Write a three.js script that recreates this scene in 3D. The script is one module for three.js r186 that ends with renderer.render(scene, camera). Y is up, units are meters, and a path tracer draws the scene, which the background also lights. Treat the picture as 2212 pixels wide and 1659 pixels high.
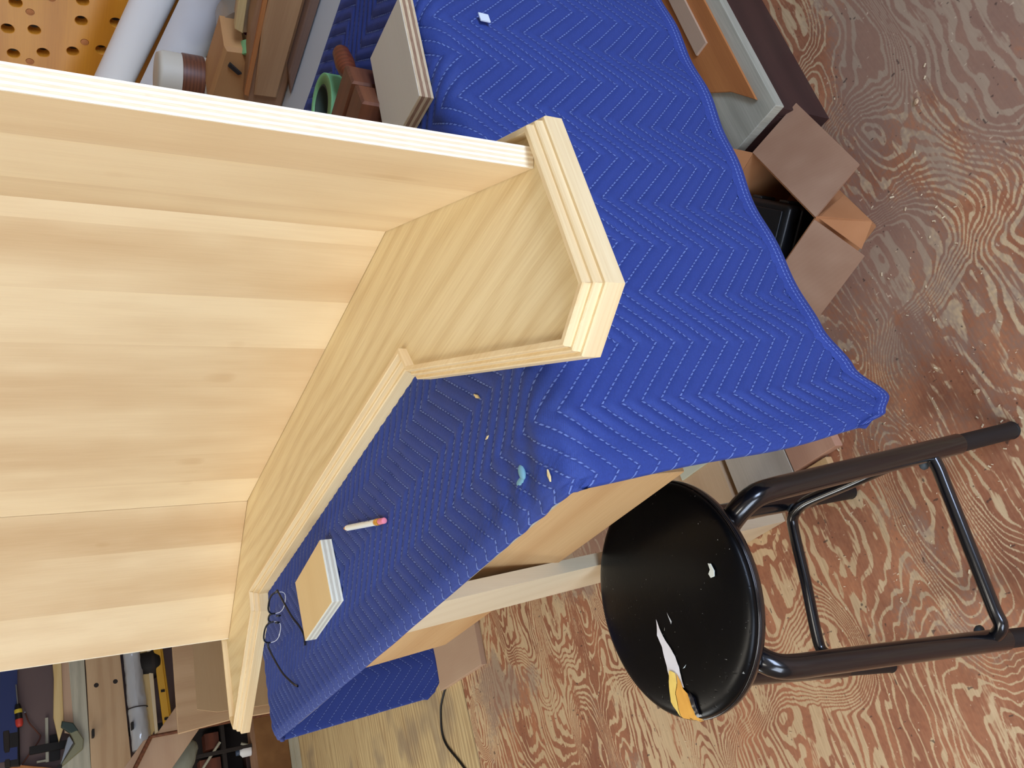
import * as THREE from 'three';
import { RoundedBoxGeometry } from 'three/addons/geometries/RoundedBoxGeometry.js';
import { mergeGeometries, mergeVertices, toCreasedNormals } from 'three/addons/utils/BufferGeometryUtils.js';
import { RectAreaLightUniformsLib } from 'three/addons/lights/RectAreaLightUniformsLib.js';

// ---------------------------------------------------------------- camera, sky, lights, exposure
const scene = new THREE.Scene();
const camera = new THREE.PerspectiveCamera(48.24, 2212 / 1659, 0.02, 60);
camera.position.set(0, 1.36, 0);
camera.up.set(1, 0, 0);                                   // the phone was held on its side
camera.lookAt(0, 1.36 - 0.5, -0.8660254);
scene.add(camera);
const renderer = new THREE.WebGLRenderer({ antialias: true });
renderer.toneMapping = THREE.LinearToneMapping;
renderer.toneMappingExposure = 1.0;
renderer.shadowMap.enabled = true;
RectAreaLightUniformsLib.init();
scene.background = new THREE.Color(0.62, 0.78, 1.0);      // flat overcast sky outside the windows
scene.backgroundIntensity = 4;

// bench frame: t runs across the bench (away from the stool), s along it (away from the camera), y up
const TH = Math.atan2(0.504, 0.8637), CT = Math.cos(TH), ST = Math.sin(TH);
const W = (t, y, s) => new THREE.Vector3(-0.088 + t * CT - s * ST, y, -0.627 - t * ST - s * CT);
const ROOM = { t0: -1.9, t1: 1.5, s0: -3.0, s1: 5.2, h: 2.7 };
// openings: [low, high along the wall, sill, head]
const WIN_L = [-2.3, -0.3, 0.85, 2.0], WIN_FAR = [2.3, 3.7, 0.9, 2.0], WIN_B = [-1.0, 0.9, 1.0, 2.0];
function daylight(op, color, power, at) {                          // daylight entering through an opening, as large as the opening
  const l = new THREE.RectAreaLight(color, power, op[1] - op[0] - 0.1, op[3] - op[2] - 0.1), c = (op[0] + op[1]) / 2, y = (op[2] + op[3]) / 2;
  l.position.copy(at(c, y, 0)); l.lookAt(at(c, y, 1)); scene.add(l); return l;
}
daylight(WIN_L, 0xe4ecff, 4.5, (c, y, k) => W(ROOM.t0 + 0.005 + k, y, c));
daylight(WIN_FAR, 0xfff6e0, 5, (c, y, k) => W(ROOM.t0 + 0.005 + k, y, c));
daylight(WIN_B, 0xcadcff, 14, (c, y, k) => W(c, y, ROOM.s0 + 0.005 + k));
// two unseen strip fixtures, added to brighten upward faces and the far clutter (their bodies are built below)
const ADDED_LAMPS = [[-1.0, 2.42, 0.45], [-1.0, 2.42, 3.5]], LAMP_COLOR = 0xfff6e6;
for (const [t, y, c] of ADDED_LAMPS) { const l = new THREE.RectAreaLight(LAMP_COLOR, 9.5, 0.26, 2.3); l.position.copy(W(t, y - 0.012, c)); l.up.set(ST, 0, CT); l.lookAt(W(t, 0, c)); scene.add(l); }

// ---------------------------------------------------------------- helpers
let seed = 7;
const rnd = () => { seed |= 0; seed = seed + 0x6D2B79F5 | 0; let t = Math.imul(seed ^ seed >>> 15, 1 | seed); t = t + Math.imul(t ^ t >>> 7, 61 | t) ^ t; return ((t ^ t >>> 14) >>> 0) / 4294967296; };
const PERM = new Float32Array(65536); for (let i = 0; i < 65536; i++) PERM[i] = rnd();
const hash = (i, j) => PERM[((Math.imul(i, 374761393) + Math.imul(j, 668265263)) >>> 11) & 65535];
function noise(x, y) {
  const i = Math.floor(x), j = Math.floor(y), a = x - i, b = y - j, u = a * a * (3 - 2 * a), v = b * b * (3 - 2 * b);
  const p = hash(i, j), q = hash(i + 1, j), r = hash(i, j + 1), s = hash(i + 1, j + 1);
  return p + (q - p) * u + (r - p) * v + (p - q - r + s) * u * v;
}
const fbm = (x, y, n = 4) => { let f = 0, a = 0.5; for (let k = 0; k < n; k++) { f += a * noise(x, y); x = x * 2.03 + 17.3; y = y * 2.01 + 9.1; a *= 0.5; } return f; };
const clamp = (x, a = 0, b = 1) => Math.min(b, Math.max(a, x));
const sm = (a, b, x) => { const t = clamp((x - a) / (b - a)); return t * t * (3 - 2 * t); };
const mix3 = (a, b, k) => [a[0] + (b[0] - a[0]) * k, a[1] + (b[1] - a[1]) * k, a[2] + (b[2] - a[2]) * k];
function makeTex(w, h, fn, { srgb = true, size = [1, 1], mirror = true } = {}) {
  const d = new Uint8Array(w * h * 4);
  for (let j = 0; j < h; j++) for (let i = 0; i < w; i++) {
    const c = fn((i + 0.5) / w * size[0], (j + 0.5) / h * size[1]), o = (j * w + i) * 4;
    d[o] = clamp(c[0], 0, 255); d[o + 1] = clamp(c[1], 0, 255); d[o + 2] = clamp(c[2], 0, 255); d[o + 3] = 255;
  }
  const t = new THREE.DataTexture(d, w, h); if (srgb) t.colorSpace = THREE.SRGBColorSpace;
  t.magFilter = THREE.LinearFilter; t.minFilter = THREE.LinearFilter;
  t.wrapS = t.wrapT = mirror ? THREE.MirroredRepeatWrapping : THREE.RepeatWrapping;
  t.repeat.set(1 / size[0], 1 / size[1]); t.needsUpdate = true; return t;
}
// wood: x along the grain, y across it, in metres
function woodTex({ base, dark, ring = 14, stretch = 1.2, warp = 0.7, k = 0.55, fine = 0.25, px = [768, 384], size = [1.0, 0.4], off = 0, tone = 0 }) {
  return makeTex(px[0], px[1], (x, y) => {
    const r = y * ring + warp * 4 * fbm(x * stretch + off, y * 5 + off, 3);
    const g = Math.pow(0.5 + 0.5 * Math.sin(6.283 * r), 1.6);
    const f = noise(x * 14 + off, y * 620) * 0.6 + noise(x * 40, y * 1400 + off) * 0.4 - 0.5;
    const big = tone * (fbm(x * 1.5 + off, y * 9 + 31, 3) - 0.47) * 2;
    return mix3(base, dark, clamp(k * g * 0.6 + fine * f + 0.18 + big));
  }, { size });
}
const std = (o) => new THREE.MeshStandardMaterial({ roughness: 0.6, ...o });
const phys = (o) => new THREE.MeshPhysicalMaterial(o);
const rgb = (r, g, b) => new THREE.Color().setRGB(r / 255, g / 255, b / 255, THREE.SRGBColorSpace);

const used = {};
function numbered(n) { used[n] = (used[n] ?? -1) + 1; return used[n] ? n + '_' + String(used[n]).padStart(3, '0') : n; }
function shadows(m) { m.castShadow = true; m.receiveShadow = true; return m; }
function thing(name, label, category, pos, turn = TH, group) {      // pos: world Vector3
  const o = new THREE.Group(); o.name = numbered(name); scene.add(o);
  o.position.copy(pos); o.rotation.y = turn; o.userData = { label, category };
  if (group) o.userData.group = group;
  return o;
}
function struct(name, pos = W(0, 0, 0), turn = TH) {
  const o = new THREE.Group(); o.name = numbered(name); scene.add(o); o.position.copy(pos); o.rotation.y = turn; o.userData = { kind: 'structure' }; return o;
}
function part(name, geo, m, parent, label) {
  const o = shadows(new THREE.Mesh(Array.isArray(geo) ? merge(geo) : geo, m)); o.name = name; parent.add(o);
  if (label) o.userData.label = label;
  return o;
}
const clean = (g) => { const n = g.index ? g.toNonIndexed() : g; for (const k of Object.keys(n.attributes)) if (!['position', 'normal', 'uv'].includes(k)) n.deleteAttribute(k); if (!n.attributes.uv) n.setAttribute('uv', new THREE.Float32BufferAttribute(new Float32Array(n.attributes.position.count * 2), 2)); return n; };
const merge = (gs) => mergeGeometries(gs.map(clean));
// texture coordinates in metres from the surface itself; the grain runs along axis g
function metres(geo, g = 'x', shift = 0) {
  const n = clean(geo), p = n.attributes.position, uv = new Float32Array(p.count * 2), ax = { x: 0, y: 1, z: 2 }[g];
  const A = new THREE.Vector3(), B = new THREE.Vector3(), C = new THREE.Vector3();
  for (let i = 0; i < p.count; i += 3) {
    A.fromBufferAttribute(p, i); B.fromBufferAttribute(p, i + 1); C.fromBufferAttribute(p, i + 2);
    const nn = B.clone().sub(A).cross(C.clone().sub(A)), c = [Math.abs(nn.x), Math.abs(nn.y), Math.abs(nn.z)];
    const k = c.indexOf(Math.max(...c)); let [a, b] = [[1, 2], [0, 2], [0, 1]][k];
    if (b === ax) [a, b] = [b, a];
    [A, B, C].forEach((v, j) => { uv[(i + j) * 2] = v.getComponent(a) + shift; uv[(i + j) * 2 + 1] = v.getComponent(b) + shift * 0.37; });
  }
  n.setAttribute('uv', new THREE.BufferAttribute(uv, 2)); return n;
}
function box(w, h, d, x = 0, y = 0, z = 0, r = 0.0015, g = 'x', shift = 0) {   // x, y, z: centre
  const b = new RoundedBoxGeometry(w, h, d, 1, Math.min(r, w / 2.1, h / 2.1, d / 2.1)); b.translate(x, y, z); return metres(b, g, shift);
}
function prism(pts, depth, { bevel = 0.001, g = 'x', holes = [], shift = 0, smooth = false } = {}) {   // outline in x, y; front face at z = 0, body behind it
  const s = new THREE.Shape(pts.map(p => new THREE.Vector2(p[0], p[1])));
  for (const h of holes) { const p = new THREE.Path(); p.absarc(h[0], h[1], h[2], 0, Math.PI * 2, true); s.holes.push(p); }
  const e = new THREE.ExtrudeGeometry(s, { depth: depth - 2 * bevel, bevelEnabled: bevel > 0, bevelThickness: bevel, bevelSize: bevel, bevelOffset: -bevel, bevelSegments: 1, curveSegments: 20 });
  e.translate(0, 0, -depth + bevel); return metres(e, g, shift);
}
function slab(pts, y0, y1, opt = {}) {                             // outline in (t, s) standing from y0 to y1
  const e = prism(pts.map(p => [p[0], p[1]]), y1 - y0, opt); e.rotateX(-Math.PI / 2); e.translate(0, y1, 0); return metres(e, opt.g ?? 'z', opt.shift ?? 0);
}
function sideways(pts, depth, opt = {}) {                          // outline in (s, y); front face looks to -t, body behind it
  const e = prism(pts.map(p => [p[0], p[1]]), depth, { ...opt, g: 'x' }); e.rotateY(-Math.PI / 2); e.translate(0, 0, 0);
  // x' = -z, z' = x : turn s into -s
  e.scale(1, 1, -1); const i = e.attributes.position; for (let k = 0; k < i.count; k += 3) { for (const a of ['position', 'normal', 'uv']) { const b = e.attributes[a], n = b.itemSize; for (let c = 0; c < n; c++) { const v = b.array[(k + 1) * n + c]; b.array[(k + 1) * n + c] = b.array[(k + 2) * n + c]; b.array[(k + 2) * n + c] = v; } } }
  e.computeVertexNormals(); return metres(e, opt.g ?? 'z', opt.shift ?? 0);
}
function tube(pts, r, seg = 24, rad = 10, closed = false, tension = 0.5) {
  const c = new THREE.CatmullRomCurve3(pts.map(p => p.isVector3 ? p : new THREE.Vector3(...p)), closed, 'catmullrom', tension);
  return new THREE.TubeGeometry(c, seg, r, rad, closed);
}
const lathe = (pts, n = 32) => new THREE.LatheGeometry(pts.map(p => new THREE.Vector2(p[0], p[1])), n);
function rod(a, b, r, n = 14, r2 = r) {                            // straight capped rod from a to b
  const A = new THREE.Vector3(...a), B = new THREE.Vector3(...b), g = new THREE.CylinderGeometry(r2, r, A.distanceTo(B), n);
  g.translate(0, A.distanceTo(B) / 2, 0); g.applyQuaternion(new THREE.Quaternion().setFromUnitVectors(new THREE.Vector3(0, 1, 0), B.sub(A).normalize())); g.translate(...a); return g;
}
const YB = 0.94;                                                   // top of the blanket

// ---------------------------------------------------------------- materials
const M = {};
M.oak = std({ map: woodTex({ base: [240, 222, 176], dark: [204, 174, 120], ring: 30, stretch: 1.6, warp: 1.0, k: 0.5, fine: 0.5, px: [1536, 1024], size: [1.4, 0.6], tone: 0.25 }), roughness: 0.5 });
M.birch = std({ map: makeTex(1024, 1024, (x, y) => {               // rotary-cut veneer, leaves joined side by side; x up the panel
  const leaf = Math.floor(y / 0.13 + 0.35 * Math.sin(y * 3)), l = hash(leaf, 5);
  const n = fbm(x * 2.2 + l * 40, y * 16 + l * 9, 4), cur = noise(x * 22 + l * 7, y * 30), f = noise(x * 30, y * 700) - 0.5;
  let k = 0.42 + (l - 0.5) * 0.5 + (n - 0.47) * 1.0 + (cur - 0.5) * 0.12 + f * 0.12;
  const spot = noise(x * 9 + 3, y * 21 + 8); if (spot > 0.93) k += (spot - 0.93) * 5;
  return mix3([240, 216, 172], [204, 168, 120], clamp(k));
}, { size: [1.1, 1.1] }), roughness: 0.55 });
const plyTex = (layers, a, b) => makeTex(256, 256, (x, y) => { const q = y / 0.019 * layers, i = Math.floor(q), e = Math.abs(q - i - 0.5) * 2; const n = noise(x * 160, y * 2600) - 0.5; return mix3(a, b, clamp((i % 2 ? 0.75 : 0.1) + n * 0.35 + (e > 0.88 ? 0.25 : 0))); }, { size: [0.4, 0.019], mirror: false });
M.plyEdge = std({ map: plyTex(9, [250, 240, 214], [222, 200, 160]), roughness: 0.7 });
M.plyEdgeDark = std({ map: plyTex(5, [214, 196, 160], [128, 92, 70]), roughness: 0.75 });
M.plyEdgePale = std({ map: plyTex(5, [232, 232, 214], [190, 184, 164]), roughness: 0.75 });
M.molding = std({ map: woodTex({ base: [240, 218, 172], dark: [214, 178, 122], ring: 22, k: 0.35, fine: 0.45, size: [1.0, 0.2] }), roughness: 0.5 });
M.leg = std({ map: woodTex({ base: [236, 222, 190], dark: [216, 196, 158], ring: 16, k: 0.3, fine: 0.3, size: [1.2, 0.3], off: 5 }), roughness: 0.65 });
M.apron = std({ map: woodTex({ base: [216, 180, 128], dark: [182, 134, 84], ring: 9, k: 0.5, fine: 0.3, size: [1.2, 0.5], off: 11, tone: 0.4 }), roughness: 0.6 });
M.orange = std({ map: woodTex({ base: [196, 128, 72], dark: [150, 86, 46], ring: 12, k: 0.5, fine: 0.3, off: 21, tone: 0.3 }), roughness: 0.6 });
M.tan = std({ map: woodTex({ base: [205, 176, 140], dark: [172, 138, 104], ring: 10, k: 0.5, fine: 0.25, off: 33, tone: 0.35 }), roughness: 0.7 });
M.pink = std({ map: woodTex({ base: [200, 172, 146], dark: [178, 144, 120], ring: 8, k: 0.4, fine: 0.2, off: 41, tone: 0.3 }), roughness: 0.7 });
M.cream = std({ map: woodTex({ base: [226, 204, 150], dark: [198, 162, 100], ring: 18, k: 0.5, fine: 0.3, off: 51 }), roughness: 0.6 });
M.greyTan = std({ map: woodTex({ base: [196, 184, 164], dark: [160, 146, 128], ring: 9, k: 0.45, fine: 0.3, off: 67, tone: 0.5 }), roughness: 0.8 });
M.greywood = std({ map: woodTex({ base: [196, 194, 176], dark: [150, 148, 132], ring: 20, k: 0.5, fine: 0.5, off: 61, tone: 0.5 }), roughness: 0.8 });
M.redwood = std({ map: woodTex({ base: [120, 66, 46], dark: [66, 34, 26], ring: 14, k: 0.6, fine: 0.4, off: 71 }), roughness: 0.5 });
M.walnut = std({ map: woodTex({ base: [128, 78, 50], dark: [70, 38, 26], ring: 16, k: 0.6, fine: 0.4, off: 81 }), roughness: 0.4 });
M.darkbase = std({ map: woodTex({ base: [74, 48, 44], dark: [44, 28, 28], ring: 10, k: 0.5, fine: 0.3, off: 91 }), roughness: 0.55 });
M.holey = std({ map: woodTex({ base: [224, 156, 52], dark: [186, 116, 30], ring: 7, k: 0.6, fine: 0.25, off: 13, tone: 0.3 }), roughness: 0.35 });
M.card = std({ map: makeTex(256, 256, (x, y) => { const n = fbm(x * 14, y * 14, 4), s = Math.sin(x * 1000) * 0.03; return mix3([176, 140, 112], [146, 108, 82], clamp(n * 1.3 - 0.15 + s)); }, { size: [0.4, 0.4] }), roughness: 0.85 });
M.cardIn = std({ map: makeTex(256, 256, (x, y) => mix3([188, 132, 86], [160, 104, 62], clamp(fbm(x * 12, y * 12, 4) * 1.2 - 0.1)), { size: [0.4, 0.4] }), roughness: 0.85 });
M.blackPlastic = std({ color: rgb(26, 28, 30), roughness: 0.3 });
M.blackSteel = phys({ color: rgb(14, 15, 19), roughness: 0.22, clearcoat: 0.6, clearcoatRoughness: 0.12, bumpScale: 0.0003 });
M.rubber = std({ color: rgb(22, 22, 24), roughness: 0.55 });
M.weld = std({ color: rgb(84, 92, 96), roughness: 0.6, metalness: 0.4 });
M.white = std({ color: rgb(236, 240, 244), roughness: 0.6 });
M.paper = std({ color: rgb(214, 226, 236), roughness: 0.7 });
M.dark = std({ color: rgb(42, 36, 34), roughness: 0.8 });
M.darker = std({ color: rgb(22, 20, 21), roughness: 0.7 });
M.greenTape = std({ color: rgb(138, 204, 142), roughness: 0.6 });
M.metal = std({ color: rgb(150, 154, 156), roughness: 0.35, metalness: 0.8 });
// ---------------------------------------------------------------- the room
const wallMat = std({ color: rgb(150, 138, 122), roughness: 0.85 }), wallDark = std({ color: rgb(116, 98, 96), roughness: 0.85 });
function wallAlongS(name, t, out, ops, m) {                        // wall at t, thickness outwards, with openings
  const g = struct(name), a = ROOM.s0 - 0.1, b = ROOM.s1 + 0.1, x = t + out * 0.06, add = (s0, s1, y0, y1) => box(0.12, y1 - y0, s1 - s0, x, (y0 + y1) / 2, -(s0 + s1) / 2, 0.001);
  const f = (s0, s1, y0, y1) => part('window_frame', box(0.1, y1 - y0, s1 - s0, t + out * 0.08, (y0 + y1) / 2, -(s0 + s1) / 2, 0.002, 'y'), M.leg, g);
  let from = a; const gs = [];
  for (const op of ops) {
    gs.push(add(from, op[0], -0.05, ROOM.h), add(op[0], op[1], -0.05, op[2]), add(op[0], op[1], op[3], ROOM.h)); from = op[1];
    f(op[0], op[0] + 0.05, op[2], op[3]); f(op[1] - 0.05, op[1], op[2], op[3]); f(op[0], op[1], op[2], op[2] + 0.05); f(op[0], op[1], op[3] - 0.05, op[3]);
  }
  gs.push(add(from, b, -0.05, ROOM.h)); part('wall_panel', gs, m, g);
}
wallAlongS('wall_right', ROOM.t1, 1, [], wallMat);
wallAlongS('wall_left', ROOM.t0, -1, [WIN_L, WIN_FAR], wallMat);
{
  const add = (t0, t1, y0, y1, s) => box(t1 - t0, y1 - y0, 0.12, (t0 + t1) / 2, (y0 + y1) / 2, -s, 0.001);
  const g = struct('wall_front'), s = ROOM.s0 - 0.06, a = ROOM.t0 - 0.1, b = ROOM.t1 + 0.1, op = WIN_B;
  part('wall_panel', [add(a, op[0], -0.05, ROOM.h, s), add(op[1], b, -0.05, ROOM.h, s), add(op[0], op[1], -0.05, op[2], s), add(op[0], op[1], op[3], ROOM.h, s)], wallMat, g);
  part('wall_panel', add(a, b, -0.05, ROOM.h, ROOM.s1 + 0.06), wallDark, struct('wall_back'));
  part('ceiling_panel', box(ROOM.t1 - ROOM.t0 + 0.4, 0.1, ROOM.s1 - ROOM.s0 + 0.4, (ROOM.t0 + ROOM.t1) / 2, ROOM.h + 0.05, -(ROOM.s0 + ROOM.s1) / 2, 0.001), std({ color: rgb(150, 134, 114), roughness: 0.9 }), struct('ceiling'));
}
for (const [t, y, c] of ADDED_LAMPS) {  // bodies of the overhead lamps added out of view
  const o = thing('added_strip_light', c < 2 ? 'unseen fluorescent strip light added under the ceiling on the stool side of the bench' : 'unseen fluorescent strip light added under the ceiling toward the far end of the shop', 'ceiling light', W(t, y, c));
  part('housing', box(0.3, 0.06, 2.4, 0, 0.05, 0, 0.004), M.white, o);
  for (const x of [-0.07, 0.07]) part('fluorescent_tube', new THREE.CylinderGeometry(0.013, 0.013, 2.3, 12).rotateX(Math.PI / 2).translate(x, 0.004, 0), std({ color: rgb(250, 250, 240), emissive: new THREE.Color(LAMP_COLOR), emissiveIntensity: 3 }), o);
  part('hanger', box(0.02, ROOM.h - y - 0.07, 0.02, 0, (ROOM.h - y + 0.07) / 2 + 0.0, 0.8), M.metal, o); part('hanger', box(0.02, ROOM.h - y - 0.07, 0.02, 0, (ROOM.h - y + 0.07) / 2, -0.8), M.metal, o);
}
// floor: plywood sheets, worn brown paint over the raised grain; uv (along the grain = t, across = s)
const paintTex = makeTex(2048, 2048, (t, s) => {
  // contour lines of a bumpy height field drawn out along t
  const wob = fbm(t * 1.3 + 4, s * 2.2 + 2, 3);
  const h = s * 11 + 6.4 * fbm(t * 1.9 + 8, s * 3.7 + 5, 3) + 3.2 * sm(0.5, 0.82, noise(t * 5.2 + 11, s * 6.4 + 3)) + 0.55 * noise(t * 11, s * 26) + 0.22 * noise(t * 30, s * 90);
  const q = h * 2.7, fr = q - Math.floor(q), tw = 0.20 + 0.5 * sm(0.3, 0.7, fbm(t * 2.1 + 50, s * 4.1 + 20, 3));
  const ln = sm(tw - 0.12, tw + 0.06, fr) * (1 - sm(0.90, 0.99, fr));
  const fib = noise(t * 26, s * 420) * 0.6 + noise(t * 60, s * 900) * 0.4;
  const wear = fbm(t * 2.6 + 31, s * 3.4 + 7, 5), wear2 = fbm(t * 9 + 3, s * 24 + 9, 5), fl = noise(t * 190, s * 260);
  let paint = ln + (wear - 0.47) * -1.5 + (wear2 - 0.47) * -1.9 + (fib - 0.5) * 0.75 + (fl - 0.5) * 0.2;
  paint = sm(0.22, 0.62, paint);
  const bare = mix3([216, 190, 150], [188, 158, 120], clamp(fib * 0.9 + (wob - 0.5)));
  const red = mix3([182, 118, 82], [138, 84, 60], clamp(fbm(t * 7 + 2, s * 15 + 2, 4) * 1.6 - 0.25 + (fl - 0.5) * 0.35));
  let c = mix3(bare, red, paint * (0.78 + 0.22 * fib));
  const dirt = fbm(t * 3.1 + 70, s * 2.7 + 40, 5); c = mix3(c, [150, 130, 118], 0.6 * sm(0.5, 0.66, dirt + 0.22 * (wear2 - 0.47) + 0.10 * (fl - 0.5)));
  const sp = noise(t * 130 + 9, s * 130 + 4); if (sp > 0.955) c = mix3(c, [60, 46, 40], 0.6);
  const hi = noise(t * 170 + 90, s * 170 + 14); if (hi > 0.965) c = mix3(c, [225, 208, 180], 0.7);
  return c;
}, { size: [2.4, 2.75] });
const bareTex = makeTex(1400, 1024, (t, s) => {
  const h = s * 20 + 4 * fbm(t * 0.9 + 18, s * 4 + 5, 3) + 0.4 * noise(t * 4, s * 50);
  const fr = h * 2 - Math.floor(h * 2), ln = sm(0.2, 0.45, fr) * (1 - sm(0.7, 0.95, fr));
  const fib = noise(t * 20, s * 480), w = fbm(t * 3 + 1, s * 7 + 2, 4);
  let c = mix3([216, 194, 146], [160, 128, 90], clamp(ln * (0.25 + 1.1 * (w - 0.2)) + (fib - 0.5) * 0.5));
  return mix3(c, [150, 132, 110], 0.6 * sm(0.5, 0.7, fbm(t * 4 + 9, s * 5 + 3, 4)));
}, { size: [2.4, 2.45] });
{
  const fl = struct('floor');
  const mp = std({ map: paintTex, roughness: 0.6 }), mb = std({ map: bareTex, roughness: 0.7 });
  part('subfloor', box(ROOM.t1 - ROOM.t0 + 0.3, 0.06, ROOM.s1 - ROOM.s0 + 0.3, (ROOM.t0 + ROOM.t1) / 2, -0.05, -(ROOM.s0 + ROOM.s1) / 2), M.dark, fl);
  const sheet = (t0, t1, s0, s1, m) => { const g = box(t1 - t0 - 0.003, 0.02, s1 - s0 - 0.003, (t0 + t1) / 2, -0.01, -(s0 + s1) / 2, 0.0015, 'x'); const u = g.attributes.uv; for (let i = 0; i < u.count; i++) u.setXY(i, u.getX(i) + 0.9, -u.getY(i) + (m === mp ? 0.46 : -2.29)); return part('plywood_sheet', g, m, fl); };
  sheet(-0.9, 1.5, -0.455, 2.287, mp); sheet(-0.9, 1.5, 2.29, 4.73, mb); sheet(-0.9, 1.5, 4.735, 5.2, mb);
  sheet(-0.9, 1.5, -2.9, -0.46, mp); sheet(-1.9, -0.905, -0.455, 2.287, mp); sheet(-1.9, -0.905, 2.29, 4.73, mb); sheet(-1.9, -0.905, -2.9, -0.46, mp); sheet(-1.9, -0.905, 4.735, 5.2, mb);
}
// ---------------------------------------------------------------- workbench
const bench = thing('workbench', 'wooden workbench under the blue blanket, with a plain board apron below its front edge', 'workbench', W(0, 0, 0));
const B = (w, h, d, t, y, s, g = 'z', r = 0.002) => box(w, h, d, t, y, -s, r, g, t * 3.1);
part('bench_top', B(1.37, 0.042, 1.13, 0.705, 0.908, 0.6), M.greywood, bench);
part('apron_board', sideways([[0.158, 0.886], [0.148, 0.666], [0.892, 0.675], [1.03, 0.886]], 0.02).translate(0.066, 0, 0), M.apron, bench);
part('rail', B(0.04, 0.09, 1.0, 0.36, 0.83, 0.6), M.redwood, bench, 'dark red-brown rail under the bench');
part('leg', B(0.05, 0.866, 0.09, 0.395, 0.455, 0.80, 'y'), M.redwood, bench, 'dark red-brown post under the bench');
for (const [t, s] of [[0.42, 1.1], [1.34, 0.1], [1.34, 1.1]]) part('leg', B(0.09, 0.886, 0.09, t, 0.443, s, 'y'), M.tan, bench);
{ // the leaning board in front of the apron: a plank with real thickness between four computed corners
  const o = thing('leaning_board', 'pale clean-planed board leaning from the floor up against the front of the bench', 'board', W(0.142, 0, 0.69));
  const L = (t, y, s) => new THREE.Vector3(t - 0.142, y, -(s - 0.69));
  const f = [L(0.142, 0.001, 0.624), L(0.142, 0.001, 0.763), L(0.017, 0.9, 0.541), L(0.017, 0.9, 0.402)];
  const n = f[1].clone().sub(f[0]).cross(f[3].clone().sub(f[0])).normalize(); if (n.x > 0) n.negate();
  const b = f.map(p => p.clone().addScaledVector(n, -0.019)); b[0].y = b[1].y = 0.001;
  const q = (a, c, d, e) => [a, c, d, a, d, e].flatMap(v => v.toArray());
  const g = new THREE.BufferGeometry(); g.setAttribute('position', new THREE.Float32BufferAttribute([...q(f[1], f[0], f[3], f[2]), ...q(b[0], b[1], b[2], b[3]), ...q(f[0], b[0], b[3], f[3]), ...q(b[1], f[1], f[2], b[2]), ...q(f[3], b[3], b[2], f[2]), ...q(f[0], f[1], b[1], b[0])], 3)); g.computeVertexNormals();
  part('plank', metres(g, 'y'), M.leg, o);
}
// ---------------------------------------------------------------- moving blanket
const blanketTex = { size: [0.1355, 0.1], mirror: false };
const tri = (b) => { const p = (b - 0.0755) / 0.1355, f = p - Math.floor(p), d = Math.min(f, 1 - f); return 0.035 * (1 - 4 * d); };
const stitch = (a, b) => { const q = (a - tri(b) - 0.0145) / 0.025; return q - Math.floor(q); };
const quiltAt = (b, a) => {                                        // thread 0..1, weave
  const f = stitch(a, b), d = Math.min(f, 1 - f) * 0.025 * 0.7, along = (b * 1.0) / 0.0048, da = along - Math.floor(along);
  const on = d < 0.00085 && da < 0.64 ? 1 : 0, seam = sm(0.0028, 0.0006, d);
  const tw = 0.5 + 0.5 * Math.sin((a + b * 0.35) * 6.283 / 0.0017);
  return [on, seam, tw];
};
const clothMap = makeTex(1084, 800, (b, a) => { const [on, seam, tw] = quiltAt(b, a); const n = noise(b * 900, a * 900); let c = mix3([32, 54, 126], [42, 68, 146], tw * 0.5 + n * 0.5); c = mix3(c, [28, 46, 112], seam * 0.5); return on ? mix3([84, 106, 172], [112, 134, 192], n) : c; }, blanketTex);
const clothBump = makeTex(1084, 800, (b, a) => { const [on, seam, tw] = quiltAt(b, a); const v = 110 + tw * 22 - seam * 60 + on * 95 + 14 * noise(b * 1200, a * 1200); return [v, v, v]; }, { ...blanketTex, srgb: false });
M.cloth = phys({ map: clothMap, bumpMap: clothBump, bumpScale: 0.0011, roughness: 0.7, sheen: 0.35, sheenRoughness: 0.5, sheenColor: rgb(120, 150, 240) });
const bindTex = makeTex(512, 128, (x, y) => { const d = Math.min(Math.abs(y - 0.006), Math.abs(y - 0.0125)), da = x / 0.0055, on = d < 0.0008 && da - Math.floor(da) < 0.66; const n = noise(x * 900, y * 900); return on ? [100, 122, 184] : mix3([32, 54, 130], [42, 68, 148], n); }, { size: [0.11, 0.024], mirror: false });
M.binding = phys({ map: bindTex, roughness: 0.7, sheen: 0.35, sheenRoughness: 0.5, sheenColor: rgb(120, 150, 240) });
const TB = 0.010, RB = 0.03, LB = Math.PI / 2 * RB, S1 = 1.18, BW = 0.885;
const table = (xs, ys) => (b) => { for (let i = 0; i < xs.length - 1; i++) if (b <= xs[i + 1]) { const k = (b - xs[i]) / (xs[i + 1] - xs[i]); return ys[i] + (ys[i + 1] - ys[i]) * k * k * (3 - 2 * k); } return ys[ys.length - 1]; };
const dropR = table([0, 0.012, 0.04, 0.09, 0.15, 0.34, 0.58, 0.885], [0.388, 0.425, 0.447, 0.416, 0.388, 0.38, 0.394, 0.393]), dropL = table([0, 0.008, 0.03, 0.1, 0.885], [0.300, 0.318, 0.332, 0.333, 0.326]);
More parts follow.
